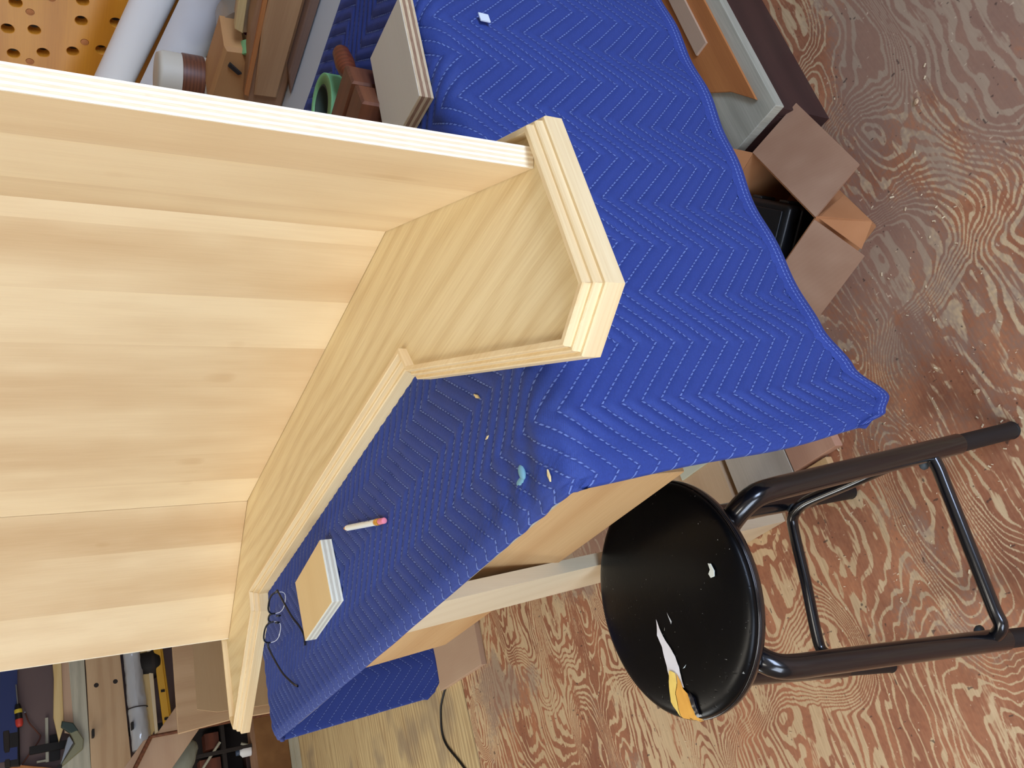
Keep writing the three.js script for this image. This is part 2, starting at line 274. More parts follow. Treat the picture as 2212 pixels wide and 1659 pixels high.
// a, b: cloth coordinates along and across; returns t, y, s
function drape(a, b) {
  let t = b, y = YB, s = a, d = 0, right = a < S1 / 2;
  const e = right ? a : S1 - a;                                    // distance from the end along the cloth
  if (e < RB) {
    if (e > RB - LB) { const p = (RB - e) / RB; y = YB - RB + RB * Math.cos(p); s = RB - RB * Math.sin(p); }
    else { d = RB - LB - e; y = YB - RB - d; s = 0; }
    const q = d / 0.4;
    t += (right ? 0.042 : 0.03) * q * Math.exp(-b / 0.22) + (right ? 0.004 * Math.sin(d * 20) * q : 0);
    s += -0.012 * q * (0.5 + 0.5 * Math.sin(b * 46 + 0.8)) * 0.4 - 0.004 * q;
    if (!right) s = S1 - s;
  }
  // small folds of the slack cloth near the front corner of the bench
  if (e > 0) { const m = Math.exp(-Math.pow((a - 0.06) / 0.09, 2) - Math.pow((b - 0.03) / 0.07, 2)); y += 0.0016 * m * Math.sin(a * 150 + b * 60) + 0.0012 * (noise(a * 14, b * 14) - 0.5); }
  const front = sm(0.012, 0, b); y -= 0.0035 * front * (e > 0 ? 1 : 0);
  return new THREE.Vector3(t, y, -s);
}
const aOf = (u, b) => { const lo = RB - LB - dropR(b), hi = S1 - (RB - LB - dropL(b)); return lo + (hi - lo) * u; };
{
  const o = thing('moving_blanket', 'thick blue moving blanket with chevron quilting, draped over the workbench', 'blanket', W(0, 0, 0));
  const N = 470, K = 200, P = [], NR = [];
  const at = (u, b) => drape(aOf(u, b), b);
  for (let i = 0; i <= N; i++) for (let j = 0; j <= K; j++) {
    const u = i / N, b = j / K * BW, e = 1e-3;
    const p = at(u, b), du = at(Math.min(1, u + e), b).sub(at(Math.max(0, u - e), b)), db = at(u, Math.min(BW, b + e)).sub(at(u, Math.max(0, b - e)));
    const n = du.cross(db).normalize(); if (n.lengthSq() < 0.5) n.set(0, 1, 0);
    P.push(p); NR.push(n);
  }
  if (NR[Math.floor(N / 2) * (K + 1) + 5].y < 0) NR.forEach(n => n.negate());
  const pos = [], uv = [], idx = [];
  for (let i = 0; i <= N; i++) for (let j = 0; j <= K; j++) {      // quilted top: puffed between the stitch lines
    const k = i * (K + 1) + j, b = j / K * BW, a = aOf(i / N, b), f = stitch(a, b), rim = Math.min(1, i / 6, (N - i) / 6, j / 5, (K - j) / 5);
    const h = (0.0034 * Math.pow(Math.sin(Math.PI * f), 0.7) + 0.0007 * (noise(a * 60, b * 60) - 0.5)) * rim - 0.0014;
    pos.push(...P[k].clone().addScaledVector(NR[k], h).toArray()); uv.push(b, a);
  }
  const off = P.length;
  for (let k = 0; k < off; k++) { const i = Math.floor(k / (K + 1)), j = k % (K + 1), b = j / K * BW; pos.push(...P[k].clone().addScaledVector(NR[k], -TB).toArray()); uv.push(b, aOf(i / N, b)); }
  for (let i = 0; i < N; i++) for (let j = 0; j < K; j++) {
    const a = i * (K + 1) + j, b = a + 1, c = a + K + 1, d = c + 1;
    idx.push(a, b, c, b, d, c, off + a, off + c, off + b, off + b, off + c, off + d);
  }
  // rounded edge all round
  const ring = []; for (let j = 0; j <= K; j++) ring.push(j); for (let i = 1; i <= N; i++) ring.push(i * (K + 1) + K); for (let j = K - 1; j >= 0; j--) ring.push(N * (K + 1) + j); for (let i = N - 1; i > 0; i--) ring.push(i * (K + 1));
  const base = pos.length / 3;
  ring.forEach((k) => {
    const i = Math.floor(k / (K + 1)), j = k % (K + 1), out = new THREE.Vector3();
    if (j === 0) out.add(P[k].clone().sub(P[k + 1])); if (j === K) out.add(P[k].clone().sub(P[k - 1])); out.normalize();
    const o2 = new THREE.Vector3(); if (i === 0) o2.copy(P[k].clone().sub(P[k + K + 1])).normalize(); if (i === N) o2.copy(P[k].clone().sub(P[k - K - 1])).normalize(); out.add(o2).normalize();
    const b = j / K * BW, a = aOf(i / N, b);
    for (const [x, y] of [[0.0028, -0.0022], [0.004, -TB / 2], [0.0028, -TB + 0.0022]]) { pos.push(...P[k].clone().addScaledVector(out, x).addScaledVector(NR[k], y).toArray()); uv.push(b, a); }
  });
  for (let r = 0; r < ring.length; r++) {
    const q = (r + 1) % ring.length, A = [ring[r], base + r * 3, base + r * 3 + 1, base + r * 3 + 2, off + ring[r]], C = [ring[q], base + q * 3, base + q * 3 + 1, base + q * 3 + 2, off + ring[q]];
    for (let s = 0; s < 4; s++) idx.push(A[s], A[s + 1], C[s], C[s], A[s + 1], C[s + 1]);
  }
  const g = new THREE.BufferGeometry(); g.setAttribute('position', new THREE.Float32BufferAttribute(pos, 3)); g.setAttribute('uv', new THREE.Float32BufferAttribute(uv, 2)); g.setIndex(idx); g.computeVertexNormals();
  part('quilted_cloth', g, M.cloth, o);
  for (const end of [0, 1]) {                                      // bound hem at either end
    const pp = [], uu = [], ii = [], nb = 170, wd = [-0.003, 0, 0.008, 0.016, 0.022], rows = wd.length;
    for (let j = 0; j <= nb; j++) for (let r = 0; r < rows; r++) {
      const b = j / nb * BW, lo = end ? aOf(1, b) : aOf(0, b), a = end ? lo - wd[r] : lo + wd[r], e = 1e-3;
      const p = drape(a, b), n = drape(a + e, b).sub(drape(a - e, b)).cross(drape(a, Math.min(BW, b + e)).sub(drape(a, Math.max(0, b - e)))).normalize(); if (end ? n.z > 0 : n.z < 0) n.negate();
      const h = r === 0 ? -0.004 : r === rows - 1 ? 0.0004 : 0.0026;
      const q = p.addScaledVector(n, h); pp.push(...q.toArray()); uu.push(b, wd[r]);
      if (j < nb && r < rows - 1) { const x = j * rows + r; end ? ii.push(x, x + 1, x + rows, x + 1, x + rows + 1, x + rows) : ii.push(x, x + rows, x + 1, x + 1, x + rows, x + rows + 1); }
    }
    const gg = new THREE.BufferGeometry(); gg.setAttribute('position', new THREE.Float32BufferAttribute(pp, 3)); gg.setAttribute('uv', new THREE.Float32BufferAttribute(uu, 2)); gg.setIndex(ii); gg.computeVertexNormals();
    part('binding', gg, M.binding, o);
  }
  // pulled threads
  part('torn_spot', [new THREE.SphereGeometry(1, 12, 8).scale(0.008, 0.003, 0.005).translate(0.043, YB + 0.001, -0.067), new THREE.SphereGeometry(1, 10, 8).scale(0.004, 0.002, 0.008).translate(0.037, YB + 0.001, -0.074)], std({ color: rgb(112, 158, 172), roughness: 0.9 }), o, 'small frayed blue-green spot');
}
// ---------------------------------------------------------------- cabinet on the bench
{
  const o = thing('alcove_cabinet', 'unfinished pale plywood cabinet with three upright panels on a moulded base', 'cabinet', W(0.25, YB, 0.62));
  const X = (p) => [p[0] - 0.25, p[1] - 0.62];
  const out = [[0.285, -0.154], [0.104, -0.155], [0.071, -0.097], [0.226, 0.202], [0.252, 0.211], [0.252, 1.056], [0.219, 1.06], [0.05, 1.346], [0.085, 1.378], [0.283, 1.376], [0.475, 1.045], [0.475, 0.177]].map(X);
  const n = out.length, inner = (d) => out.map((p, i) => {         // outline moved inwards by d with mitred corners
    const a = out[(i + n - 1) % n], c = out[(i + 1) % n];
    const e1 = [p[0] - a[0], p[1] - a[1]], e2 = [c[0] - p[0], c[1] - p[1]], l1 = Math.hypot(...e1), l2 = Math.hypot(...e2);
    const n1 = [e1[1] / l1, -e1[0] / l1], n2 = [e2[1] / l2, -e2[0] / l2], k = 1 + n1[0] * n2[0] + n1[1] * n2[1];
    return [p[0] + d * (n1[0] + n2[0]) / k, p[1] + d * (n1[1] + n2[1]) / k];
  });
  let area = 0; out.forEach((p, i) => { const q = out[(i + 1) % n]; area += p[0] * q[1] - q[0] * p[1]; });
  const sg = area > 0 ? -1 : 1, IN = (d) => inner(sg * d);
  part('base_panel', slab(IN(0.013), 0.002, 0.024, { g: 'z' }), M.oak, o, 'oak veneered base with straight grain');
  const prof = [[0, 0.001], [0, 0.018], [0.0012, 0.0195], [0.0042, 0.0195], [0.0048, 0.0262], [0.006, 0.0272], [0.0085, 0.0272], [0.009, 0.0335], [0.0102, 0.0345], [0.0145, 0.0345], [0.0150, 0.034], [0.0150, 0.001]];
  const rings = prof.map(([d, y]) => IN(d).map(p => new THREE.Vector3(p[0], y, -p[1])));
  for (let i = 0; i < n; i++) {
    const j = (i + 1) % n, tris = [], quad = (a, b, c, d) => sg < 0 ? tris.push(a, b, c, a, c, d) : tris.push(a, c, b, a, d, c);
    for (let k = 0; k < prof.length; k++) { const m = (k + 1) % prof.length; quad(rings[k][i], rings[k][j], rings[m][j], rings[m][i]); }
    for (let k = 1; k < prof.length - 1; k++) { sg < 0 ? tris.push(rings[0][i], rings[k][i], rings[k + 1][i], rings[0][j], rings[k + 1][j], rings[k][j]) : tris.push(rings[0][i], rings[k + 1][i], rings[k][i], rings[0][j], rings[k][j], rings[k + 1][j]); }
    const g = new THREE.BufferGeometry().setFromPoints(tris); g.computeVertexNormals();
    const m = metres(g, Math.abs(out[j][1] - out[i][1]) > Math.abs(out[j][0] - out[i][0]) ? 'z' : 'x', i * 0.13);
    part('molding', m, M.molding, o);
  }
  const y0 = 0.0245, y1 = 0.66;
  const panel = (name, pts, label) => part(name, slab(pts.map(X), y0, y1, { g: 'y', bevel: 0.0006, shift: pts[0][1] }), M.birch, o, label);
  const R1 = [0.252, -0.121], R2 = [0.425, 0.18], L2 = [0.433, 1.028], L1 = [0.248, 1.339];
  const nr = [0.0165, -0.0095], nl = [0.0163, 0.0097];
  const rp = panel('side_panel', [R1, R2, [R2[0] + nr[0], R2[1] + nr[1]], [R1[0] + nr[0], R1[1] + nr[1]]], 'upright plywood side panel nearest the bench end, its bare edge showing');
  panel('back_panel', [[0.4255, 0.1805], [0.4335, 1.0275], [0.4525, 1.029], [0.4445, 0.171]]);
  const lp = panel('side_panel', [L2, L1, [L1[0] + nl[0], L1[1] + nl[1]], [L2[0] + nl[0], L2[1] + nl[1]]], 'upright plywood side panel at the far end');
  // bare ply edges of the two wings: thin edge strips
  const edge = (p, nn, dir, parent) => { const c = [p[0] + nn[0] / 2 + dir[0] * 0.0012, p[1] + nn[1] / 2 + dir[1] * 0.0012], g = new THREE.BoxGeometry(0.0186, y1 - y0, 0.0022); const q = clean(g), u = q.attributes.uv, v = q.attributes.position; for (let k = 0; k < u.count; k++) u.setXY(k, v.getY(k), v.getX(k) + 0.0095); const xx = X(c); q.rotateY(Math.atan2(nn[1], nn[0])); q.translate(xx[0], (y0 + y1) / 2, -xx[1]); part('ply_edge', q, M.plyEdge, parent, 'layered bare plywood edge'); };
  edge(R1, nr, [-0.498, -0.867], rp); edge(L1, nl, [-0.51, 0.86], lp);
}
// ---------------------------------------------------------------- stool
{
  const c = new THREE.Vector3(-0.292, 0, -0.906);
  const o = thing('stool', 'black steel stool with a torn round padded seat in front of the bench', 'stool', c, 0);
  const prof = [[0, 0.605], [0.05, 0.6048], [0.09, 0.6038], [0.12, 0.6015], [0.14, 0.5985], [0.15, 0.5955], [0.1555, 0.5915], [0.1575, 0.587], [0.157, 0.583]];
  const dome = (r) => { for (let i = 0; i < prof.length - 1; i++) if (r <= prof[i + 1][0]) { const k = (r - prof[i][0]) / (prof[i + 1][0] - prof[i][0]); return prof[i][1] + (prof[i + 1][1] - prof[i][1]) * k; } return 0.585; };
  const curve = new THREE.SplineCurve(prof.map(p => new THREE.Vector2(...p))).getPoints(40).map(p => [Math.max(0, p.x), p.y]);
  const vin = makeTex(512, 512, (x, y) => { const n = fbm(x * 60, y * 60, 4), f = noise(x * 260 + 5, y * 260), v = 100 + 40 * n + (f > 0.93 ? 60 : 0); return [v, v, v]; }, { size: [0.35, 0.35], srgb: false });
  const vinMap = makeTex(1024, 1024, (x, y) => { const f = noise(x * 330 + 5, y * 330), g = noise(x * 55, y * 55); return f > 0.975 && g > 0.45 ? [150, 150, 142] : mix3([9, 9, 10], [13, 13, 13], fbm(x * 30, y * 30, 3)); }, { size: [0.35, 0.35] });
  const sg = lathe(curve, 96); { const p = sg.attributes.position, u = sg.attributes.uv; for (let i = 0; i < p.count; i++) u.setXY(i, p.getX(i) + 0.17, p.getZ(i) + 0.17); }
  const seat = part('seat', sg, phys({ map: vinMap, bumpMap: vin, bumpScale: 0.0005, roughness: 0.3, specularIntensity: 0.35 }), o, 'black vinyl padded seat');
  part('seat_rim', [lathe([[0.1565, 0.5835], [0.159, 0.582], [0.1595, 0.578], [0.1585, 0.573], [0.154, 0.571], [0, 0.571]], 96), new THREE.TorusGeometry(0.1578, 0.0018, 8, 96).rotateX(Math.PI / 2).translate(0, 0.5832, 0)], M.blackSteel, o);
  const patch = (pts, lift, mat, name, label) => {                  // piece of torn stuffing that follows the cushion
    const s = new THREE.Shape(pts.map(p => new THREE.Vector2(p[0], p[1]))), g0 = new THREE.ShapeGeometry(s, 8); let g = g0.toNonIndexed();
    for (let k = 0; k < 3; k++) {                                   // subdivide
      const p = g.attributes.position, q = [];
      for (let i = 0; i < p.count; i += 3) { const a = new THREE.Vector3().fromBufferAttribute(p, i), b = new THREE.Vector3().fromBufferAttribute(p, i + 1), d = new THREE.Vector3().fromBufferAttribute(p, i + 2), ab = a.clone().lerp(b, 0.5), bd = b.clone().lerp(d, 0.5), da = d.clone().lerp(a, 0.5); q.push(a, ab, da, ab, b, bd, da, bd, d, ab, bd, da); }
      g = new THREE.BufferGeometry().setFromPoints(q);
    }
    const p = g.attributes.position, top = [];
    for (let i = 0; i < p.count; i++) { const x = p.getX(i) + 0.006, z = p.getY(i) + 0.02, r = Math.min(Math.hypot(x, z), 0.16), y = r > 0.1555 ? 0.5915 - (r - 0.1555) * 3 : dome(r); top.push(new THREE.Vector3(x, y + lift + 0.0012 * (noise(x * 160, z * 160) - 0.4), z)); }
    const G = mergeVertices(new THREE.BufferGeometry().setFromPoints(top.map((v, i) => top[i - i % 3 + [0, 2, 1][i % 3]])), 1e-5); G.computeVertexNormals(); const nn = G.attributes.normal; if (nn.getY(0) < 0) { const id = G.index; for (let i = 0; i < id.count; i += 3) { const a = id.getX(i + 1); id.setX(i + 1, id.getX(i + 2)); id.setX(i + 2, a); } G.computeVertexNormals(); }
    const pos = G.attributes.position.clone(), low = G.clone(); for (let i = 0; i < pos.count; i++) low.attributes.position.setY(i, pos.getY(i) - 0.003);
    part(name, [G, low], mat, seat, label);
  };
  patch([[-0.0344, -0.0276], [-0.0453, -0.0206], [-0.0581, -0.0085], [-0.068, 0.0051], [-0.0809, 0.0151], [-0.0938, 0.02], [-0.1119, 0.0257], [-0.1119, 0.0151], [-0.1068, -0.0017], [-0.0886, -0.0085], [-0.0701, -0.0153], [-0.0555, -0.0249]], 0.0012, std({ color: rgb(222, 222, 226), roughness: 0.9 }), 'torn_lining', 'white lining showing through the tear');
  patch([[-0.096, 0.0], [-0.0954, 0.0067], [-0.0962, 0.0117], [-0.1077, 0.0142], [-0.1245, 0.0101], [-0.1558, 0.0126], [-0.1462, 0.0051], [-0.1394, -0.0017], [-0.1112, -0.0012]], 0.003, std({ color: rgb(234, 204, 106), roughness: 0.9 }), 'foam', 'yellow foam');
  patch([[-0.096, 0.0126], [-0.1055, 0.0216], [-0.1133, 0.0249], [-0.1174, 0.033], [-0.1306, 0.0394], [-0.1494, 0.0449], [-0.1585, 0.033], [-0.1598, 0.0151], [-0.1548, 0.0126], [-0.1244, 0.0104], [-0.1076, 0.0146]], 0.0024, std({ map: makeTex(256, 256, (x, y) => mix3([226, 168, 72], [168, 100, 36], clamp(fbm(x * 60, y * 60, 4) * 2.4 - 0.6)), { size: [0.1, 0.1] }), roughness: 0.9 }), 'foam', 'brown-stained foam');
  patch([[-0.1147, 0.0346], [-0.1191, 0.0449], [-0.1429, 0.05], [-0.1464, 0.0441], [-0.1306, 0.0394]], 0.004, std({ color: rgb(20, 22, 32), roughness: 0.25 }), 'vinyl_flap', 'curled flap of black vinyl');
  patch([[-0.0822, 0.0297], [-0.0772, 0.0322], [-0.0845, 0.0257]].map(p => [p[0] - 0.002, p[1]]), 0.0012, std({ color: rgb(190, 206, 210), roughness: 0.8 }), 'nick');
  patch([[-0.02, -0.006], [-0.03, 0.004], [-0.034, 0.003], [-0.031, 0.001]], 0.0009, std({ color: rgb(190, 196, 198), roughness: 0.8 }), 'nick');
  // legs: A right-front, B left-front, C right-back, D left-back (top outside the seat, foot)
  const V = (x, y, z) => new THREE.Vector3(x + 0.292, y, z + 0.906);
  const tops = [V(-0.139, 0.52, -0.799), V(-0.357, 0.52, -0.762), V(-0.211, 0.52, -1.006), V(-0.436, 0.52, -0.97)];
  const feet = [V(-0.073, 0, -0.775), V(-0.368, 0, -0.692), V(-0.202, 0, -1.076), V(-0.503, 0, -0.992)];
  tops.forEach((t, i) => {
    const f = feet[i], d = new THREE.Vector3(t.x, 0, t.z), l = d.length(), u = d.clone().normalize();
    const ank = t.clone().lerp(f, 0.74);
    const path = [u.clone().multiplyScalar(l - 0.11).setY(0.555), u.clone().multiplyScalar(l - 0.06).setY(0.554), u.clone().multiplyScalar(l - 0.026).setY(0.547), u.clone().multiplyScalar(l - 0.006).setY(0.532), t.clone().lerp(f, 0.03), t.clone().lerp(f, 0.12), t.clone().lerp(f, 0.4), ank];
    const leg = part('leg', [tube(path, 0.0158, 60, 18)], M.blackSteel, o);
    part('foot', [rod(t.clone().lerp(f, 0.735).toArray(), f.clone().setY(0.006).toArray(), 0.0136, 18), new THREE.SphereGeometry(0.0144, 16, 10).scale(1, 0.6, 1).translate(f.x, 0.0068, f.z)], M.rubber, leg);
  });
  const at = (i, y) => tops[i].clone().lerp(feet[i], (0.52 - y) / 0.52);
  const inwards = (p, k) => new THREE.Vector3(p.x * (1 - k), p.y, p.z * (1 - k));
  const rung = (a, b, c, d) => tube([a, a.clone().lerp(b, 0.5), b, b.clone().lerp(c, 0.08), b.clone().lerp(c, 0.5), b.clone().lerp(c, 0.92), c, c.clone().lerp(d, 0.5), d], 0.0082, 70, 12);
  { // front rung bends inwards at both ends; back rung runs from leg A round C and D to leg B
    const a = at(0, 0.2), b = at(1, 0.165), i = new THREE.Vector3(-0.01, 0, -0.045);
    const a2 = a.clone().add(new THREE.Vector3(-0.025, -0.004, 0.012)), b2 = b.clone().add(new THREE.Vector3(0.025, 0.004, 0.018));
    part('footrest', [tube([a.clone(), a2, a2.clone().lerp(b2, 0.12), a2.clone().lerp(b2, 0.5), a2.clone().lerp(b2, 0.88), b2, b.clone()], 0.0098, 70, 14)], M.blackSteel, o);
    const ab = at(0, 0.235), cb = at(2, 0.215), db = at(3, 0.2), bb = at(1, 0.2), k = 0.12;
    const ci = inwards(cb, 0.10), di = inwards(db, 0.10);
    part('footrest', [tube([ab, ab.clone().lerp(ci, 0.5), ab.clone().lerp(ci, 0.86), ci.clone().lerp(di, 0.08), ci.clone().lerp(di, 0.5), di.clone().lerp(ci, 0.08), di.clone().lerp(bb, 0.14), di.clone().lerp(bb, 0.5), bb], 0.0096, 120, 14, false, 0.3)], M.blackSteel, o);
    for (const p of [a, b, cb, db]) part('weld', new THREE.SphereGeometry(0.0085, 10, 8).scale(1.2, 1, 0.9).translate(p.x * 0.9, p.y - 0.006, p.z * 0.9), M.weld, o, 'grey weld bead');
  }
}
// ---------------------------------------------------------------- things on the blanket
function offcut(name, label, t, s, w, d, turn, top, edge, h = 0.0182) {
  const o = thing(name, label, 'wood block', W(t, YB + 0.0018, s), TH + turn);
  part('core', (() => { const g = box(w, h, d, 0, h / 2, 0, 0.0008); const p = g.attributes.position, u = g.attributes.uv; for (let i = 0; i < p.count; i++) u.setXY(i, p.getX(i) + p.getZ(i), clamp(p.getY(i), 0.0005, 0.0185)); return g; })(), edge, o, 'layered plywood edges');
  part('face', box(w - 0.0006, 0.0008, d - 0.0006, 0, h + 0.0002, 0, 0.0003, 'x', t), top, o);
}
offcut('plywood_offcut', 'small tan plywood block lying flat on the blanket between the eyeglasses and the pencil', 0.143, 0.714, 0.1, 0.162, 0.074, std({ map: woodTex({ base: [228, 202, 150], dark: [212, 180, 124], ring: 6, k: 0.3, fine: 0.2, off: 3 }), roughness: 0.6 }), M.plyEdgePale);
offcut('plywood_offcut', 'pale square plywood block behind the cabinet side panel, beside the dark wooden hand clamp', 0.582, 0.073, 0.151, 0.106, -0.11, std({ map: woodTex({ base: [226, 220, 202], dark: [212, 204, 184], ring: 5, k: 0.3, fine: 0.2, off: 9 }), roughness: 0.6 }), M.plyEdgeDark);
{ // pencil
  const a = W(0.187, YB + 0.0062, 0.566), b = W(0.135, YB + 0.0062, 0.409), L = a.distanceTo(b);
  const o = thing('pencil', 'short white pencil with a brass ferrule and pink eraser lying on the blue blanket', 'pencil', a, 0);
  o.quaternion.setFromUnitVectors(new THREE.Vector3(1, 0, 0), b.clone().sub(a).normalize());
  const X = (g) => { g.rotateZ(-Math.PI / 2); return g; };
  const seg = (x0, x1, r0, r1, n) => { const g = new THREE.CylinderGeometry(r1, r0, x1 - x0, n); X(g); g.translate((x0 + x1) / 2, 0, 0); return g; };
  const print = makeTex(512, 128, (x, y) => { const m = x > 0.055 && x < 0.115 && y > 0.3 && y < 0.62 && noise(x * 700, y * 40) > 0.55 && noise(x * 190, 3) > 0.3; return m ? [70, 74, 80] : [236, 240, 232]; }, { size: [0.165, 1], mirror: false });
  const body = seg(0.018, 0.135, 0.0043, 0.0043, 6); { const p = body.attributes.position, u = body.attributes.uv; for (let i = 0; i < p.count; i++) u.setXY(i, p.getX(i), u.getX(i)); }
  part('barrel', body, std({ map: print, roughness: 0.4 }), o, 'white hexagonal barrel with worn dark printing');
  part('tip', seg(0.003, 0.018, 0.0011, 0.0043, 12), std({ color: rgb(214, 160, 104), roughness: 0.7 }), o, 'sharpened bare wood tip');
  part('lead', seg(0, 0.0035, 0.0002, 0.0012, 8), M.darker, o);
  part('ferrule', [seg(0.134, 0.149, 0.0044, 0.0044, 14), new THREE.TorusGeometry(0.0044, 0.0005, 6, 16).rotateY(Math.PI / 2).translate(0.138, 0, 0), new THREE.TorusGeometry(0.0044, 0.0005, 6, 16).rotateY(Math.PI / 2).translate(0.144, 0, 0)], std({ color: rgb(214, 158, 62), metalness: 0.7, roughness: 0.35 }), o);
  part('eraser', [seg(0.148, L - 0.001, 0.0041, 0.004, 14), new THREE.SphereGeometry(0.004, 10, 8).scale(0.4, 1, 1).translate(L - 0.001, 0, 0)], std({ color: rgb(226, 132, 150), roughness: 0.9 }), o);
}
{ // eyeglasses: front upright on the blanket, temples running towards the bench edge
  const l = new THREE.Vector2(0.142, 1.012), r = new THREE.Vector2(0.210, 0.902), m = l.clone().add(r).multiplyScalar(0.5);
    const o = thing('eyeglasses', 'black half-rim eyeglasses with open temples lying on the blanket at the cabinet base', 'eyeglasses', W(m.x, YB + 0.0015, m.y), 0);
  const ex = W(r.x, 0, r.y).sub(W(l.x, 0, l.y)).normalize(), ez = new THREE.Vector3(ex.x, 0, ex.z).cross(new THREE.Vector3(0, 1, 0)); o.quaternion.setFromRotationMatrix(new THREE.Matrix4().makeBasis(ex, new THREE.Vector3(0, 1, 0), ez));
  const blk = std({ color: rgb(18, 19, 22), roughness: 0.3 }), wf = 0.132;
  const lensPts = (c) => { const q = []; for (let k = 0; k < 28; k++) { const a = k / 28 * Math.PI * 2, x = Math.cos(a), y = Math.sin(a); q.push(new THREE.Vector3(c + 0.0245 * Math.sign(x) * Math.pow(Math.abs(x), 0.72), 0.019 + 0.0145 * Math.sign(y) * Math.pow(Math.abs(y), 0.72), 0)); } return q; };
  const gl = phys({ color: 0xffffff, transmission: 1, thickness: 0, roughness: 0.02, ior: 1.5 });
  for (const c of [-0.034, 0.034]) {
    const p = lensPts(c);
    part('lens', prism(p.map(v => [v.x, v.y]), 0.0018, { bevel: 0.0004 }), gl, o);
    part('rim', [tube(p.slice(0, 15), 0.0016, 30, 8)], blk, o, 'black upper rim');
    part('rim', [tube([...p.slice(14), p[0]], 0.0006, 30, 6)], std({ color: rgb(220, 224, 228), roughness: 0.3 }), o, 'thin clear lower rim');
  }
  part('bridge', [tube([[-0.0105, 0.024, 0], [-0.005, 0.029, -0.001], [0.005, 0.029, -0.001], [0.0105, 0.024, 0]], 0.0015, 16, 8), new THREE.SphereGeometry(0.004, 10, 8).scale(0.5, 1.2, 0.6).translate(-0.008, 0.014, 0.005), new THREE.SphereGeometry(0.004, 10, 8).scale(0.5, 1.2, 0.6).translate(0.008, 0.014, 0.005)], blk, o);
  for (const s of [-1, 1]) part('temple', [rod([s * 0.058, 0.024, 0], [s * 0.066, 0.023, 0.004], 0.002, 8), tube([[s * 0.066, 0.023, 0.003], [s * 0.066, 0.02, 0.03], [s * 0.064, 0.014, 0.07], [s * 0.062, 0.007, 0.092], [s * 0.057, 0.0022, 0.11], [s * 0.046, 0.002, 0.124]], 0.0017, 40, 8)], blk, o);
}
{ // wooden hand clamp
  const o = thing('hand_clamp', 'dark wooden hand screw clamp lying on the blanket behind the cabinet side panel', 'clamp', W(0.655, YB + 0.0018, 0.14), TH + 0.16);
  const jaw = (x, z0, len) => prism([[-0.02, 0], [0.02, 0], [0.02, 0.042], [-0.02, 0.042]], len, { bevel: 0.003, g: 'z' }).translate(x, 0, z0);
  part('jaw', jaw(0, 0, 0.21), M.walnut, o); part('jaw', jaw(-0.053, 0.006, 0.21), M.walnut, o);
  part('screw', rod([-0.09, 0.022, -0.032], [0.05, 0.022, -0.032], 0.0055, 12), M.metal, o); part('screw', rod([-0.12, 0.022, -0.13], [0.03, 0.022, -0.13], 0.0055, 12), M.metal, o);
  part('handle', lathe([[0, 0], [0.007, 0], [0.008, 0.006], [0.0125, 0.016], [0.014, 0.035], [0.012, 0.06], [0.008, 0.068], [0, 0.07]], 20).rotateZ(-Math.PI / 2).translate(0.044, 0.022, -0.032), std({ map: M.walnut.map, color: rgb(255, 214, 190), roughness: 0.4 }), o, 'turned lighter wooden handle');
  for (const z of [-0.05, -0.075]) part('hole_plug', rod([-0.0215, 0.022, z], [-0.0195, 0.022, z], 0.007, 14), M.darker, o);
}
const ringRoll = (ro, ri, h, n = 40) => lathe([[ri, 0], [ro - 0.001, 0], [ro, 0.001], [ro, h - 0.001], [ro - 0.001, h], [ri, h], [ri, 0]], n);
{
  const o = thing('masking_tape', 'roll of light green masking tape lying on the blanket beside the hand clamp', 'tape', W(0.745, YB + 0.0018, 0.285));
  part('tape', ringRoll(0.05, 0.034, 0.026), M.greenTape, o); part('core', ringRoll(0.034, 0.03, 0.0255), std({ color: rgb(70, 84, 74), roughness: 0.9 }), o);
}
{ // scraps of wood on the cloth, and one on the stool
  const chip = (label, pos, turn, w, d) => { const o = thing('wood_chip', label, 'wood chip', pos, turn); part('sliver', prism([[-w, -d * 0.2], [-w * 0.2, -d], [w, 0], [w * 0.1, d]], 0.0018, { bevel: 0.0003 }).rotateX(-Math.PI / 2).translate(0, 0.0018, 0), M.cream, o); };
  chip('thin pale wood sliver on the shaded blanket in front of the cabinet wing', W(0.151, YB + 0.001, 0.11), 1.2, 0.007, 0.0022);
  chip('tiny tan wood sliver near the curved front edge of the blanket', W(0.02, YB, 0.025), 0.4, 0.006, 0.002);
  chip('tiny wood sliver on the blanket halfway between cabinet wing and front edge', W(0.103, YB + 0.001, 0.111), 2.2, 0.004, 0.0012);
  const o = thing('paper_scrap', 'small curled white paper scrap lying on the black stool seat', 'paper scrap', new THREE.Vector3(-0.234, 0.6035, -0.808), 0.3);
  part('sheet', prism([[-0.008, -0.004], [-0.001, -0.006], [0.008, -0.002], [0.009, 0.003], [0.001, 0.0015], [-0.004, 0.006], [-0.009, 0.003]], 0.0012, { bevel: 0.0003 }).rotateX(-Math.PI / 2).translate(0, 0.002, 0), std({ color: rgb(214, 220, 208), roughness: 0.8 }), o);
  const p = thing('paper_scrap', 'pale square scrap on the dark hanging end of the blanket', 'paper scrap', W(0.62, 0.861, -0.006)); part('sheet', box(0.014, 0.014, 0.002, 0, 0, 0.002, 0.0004), M.paper, p);
}
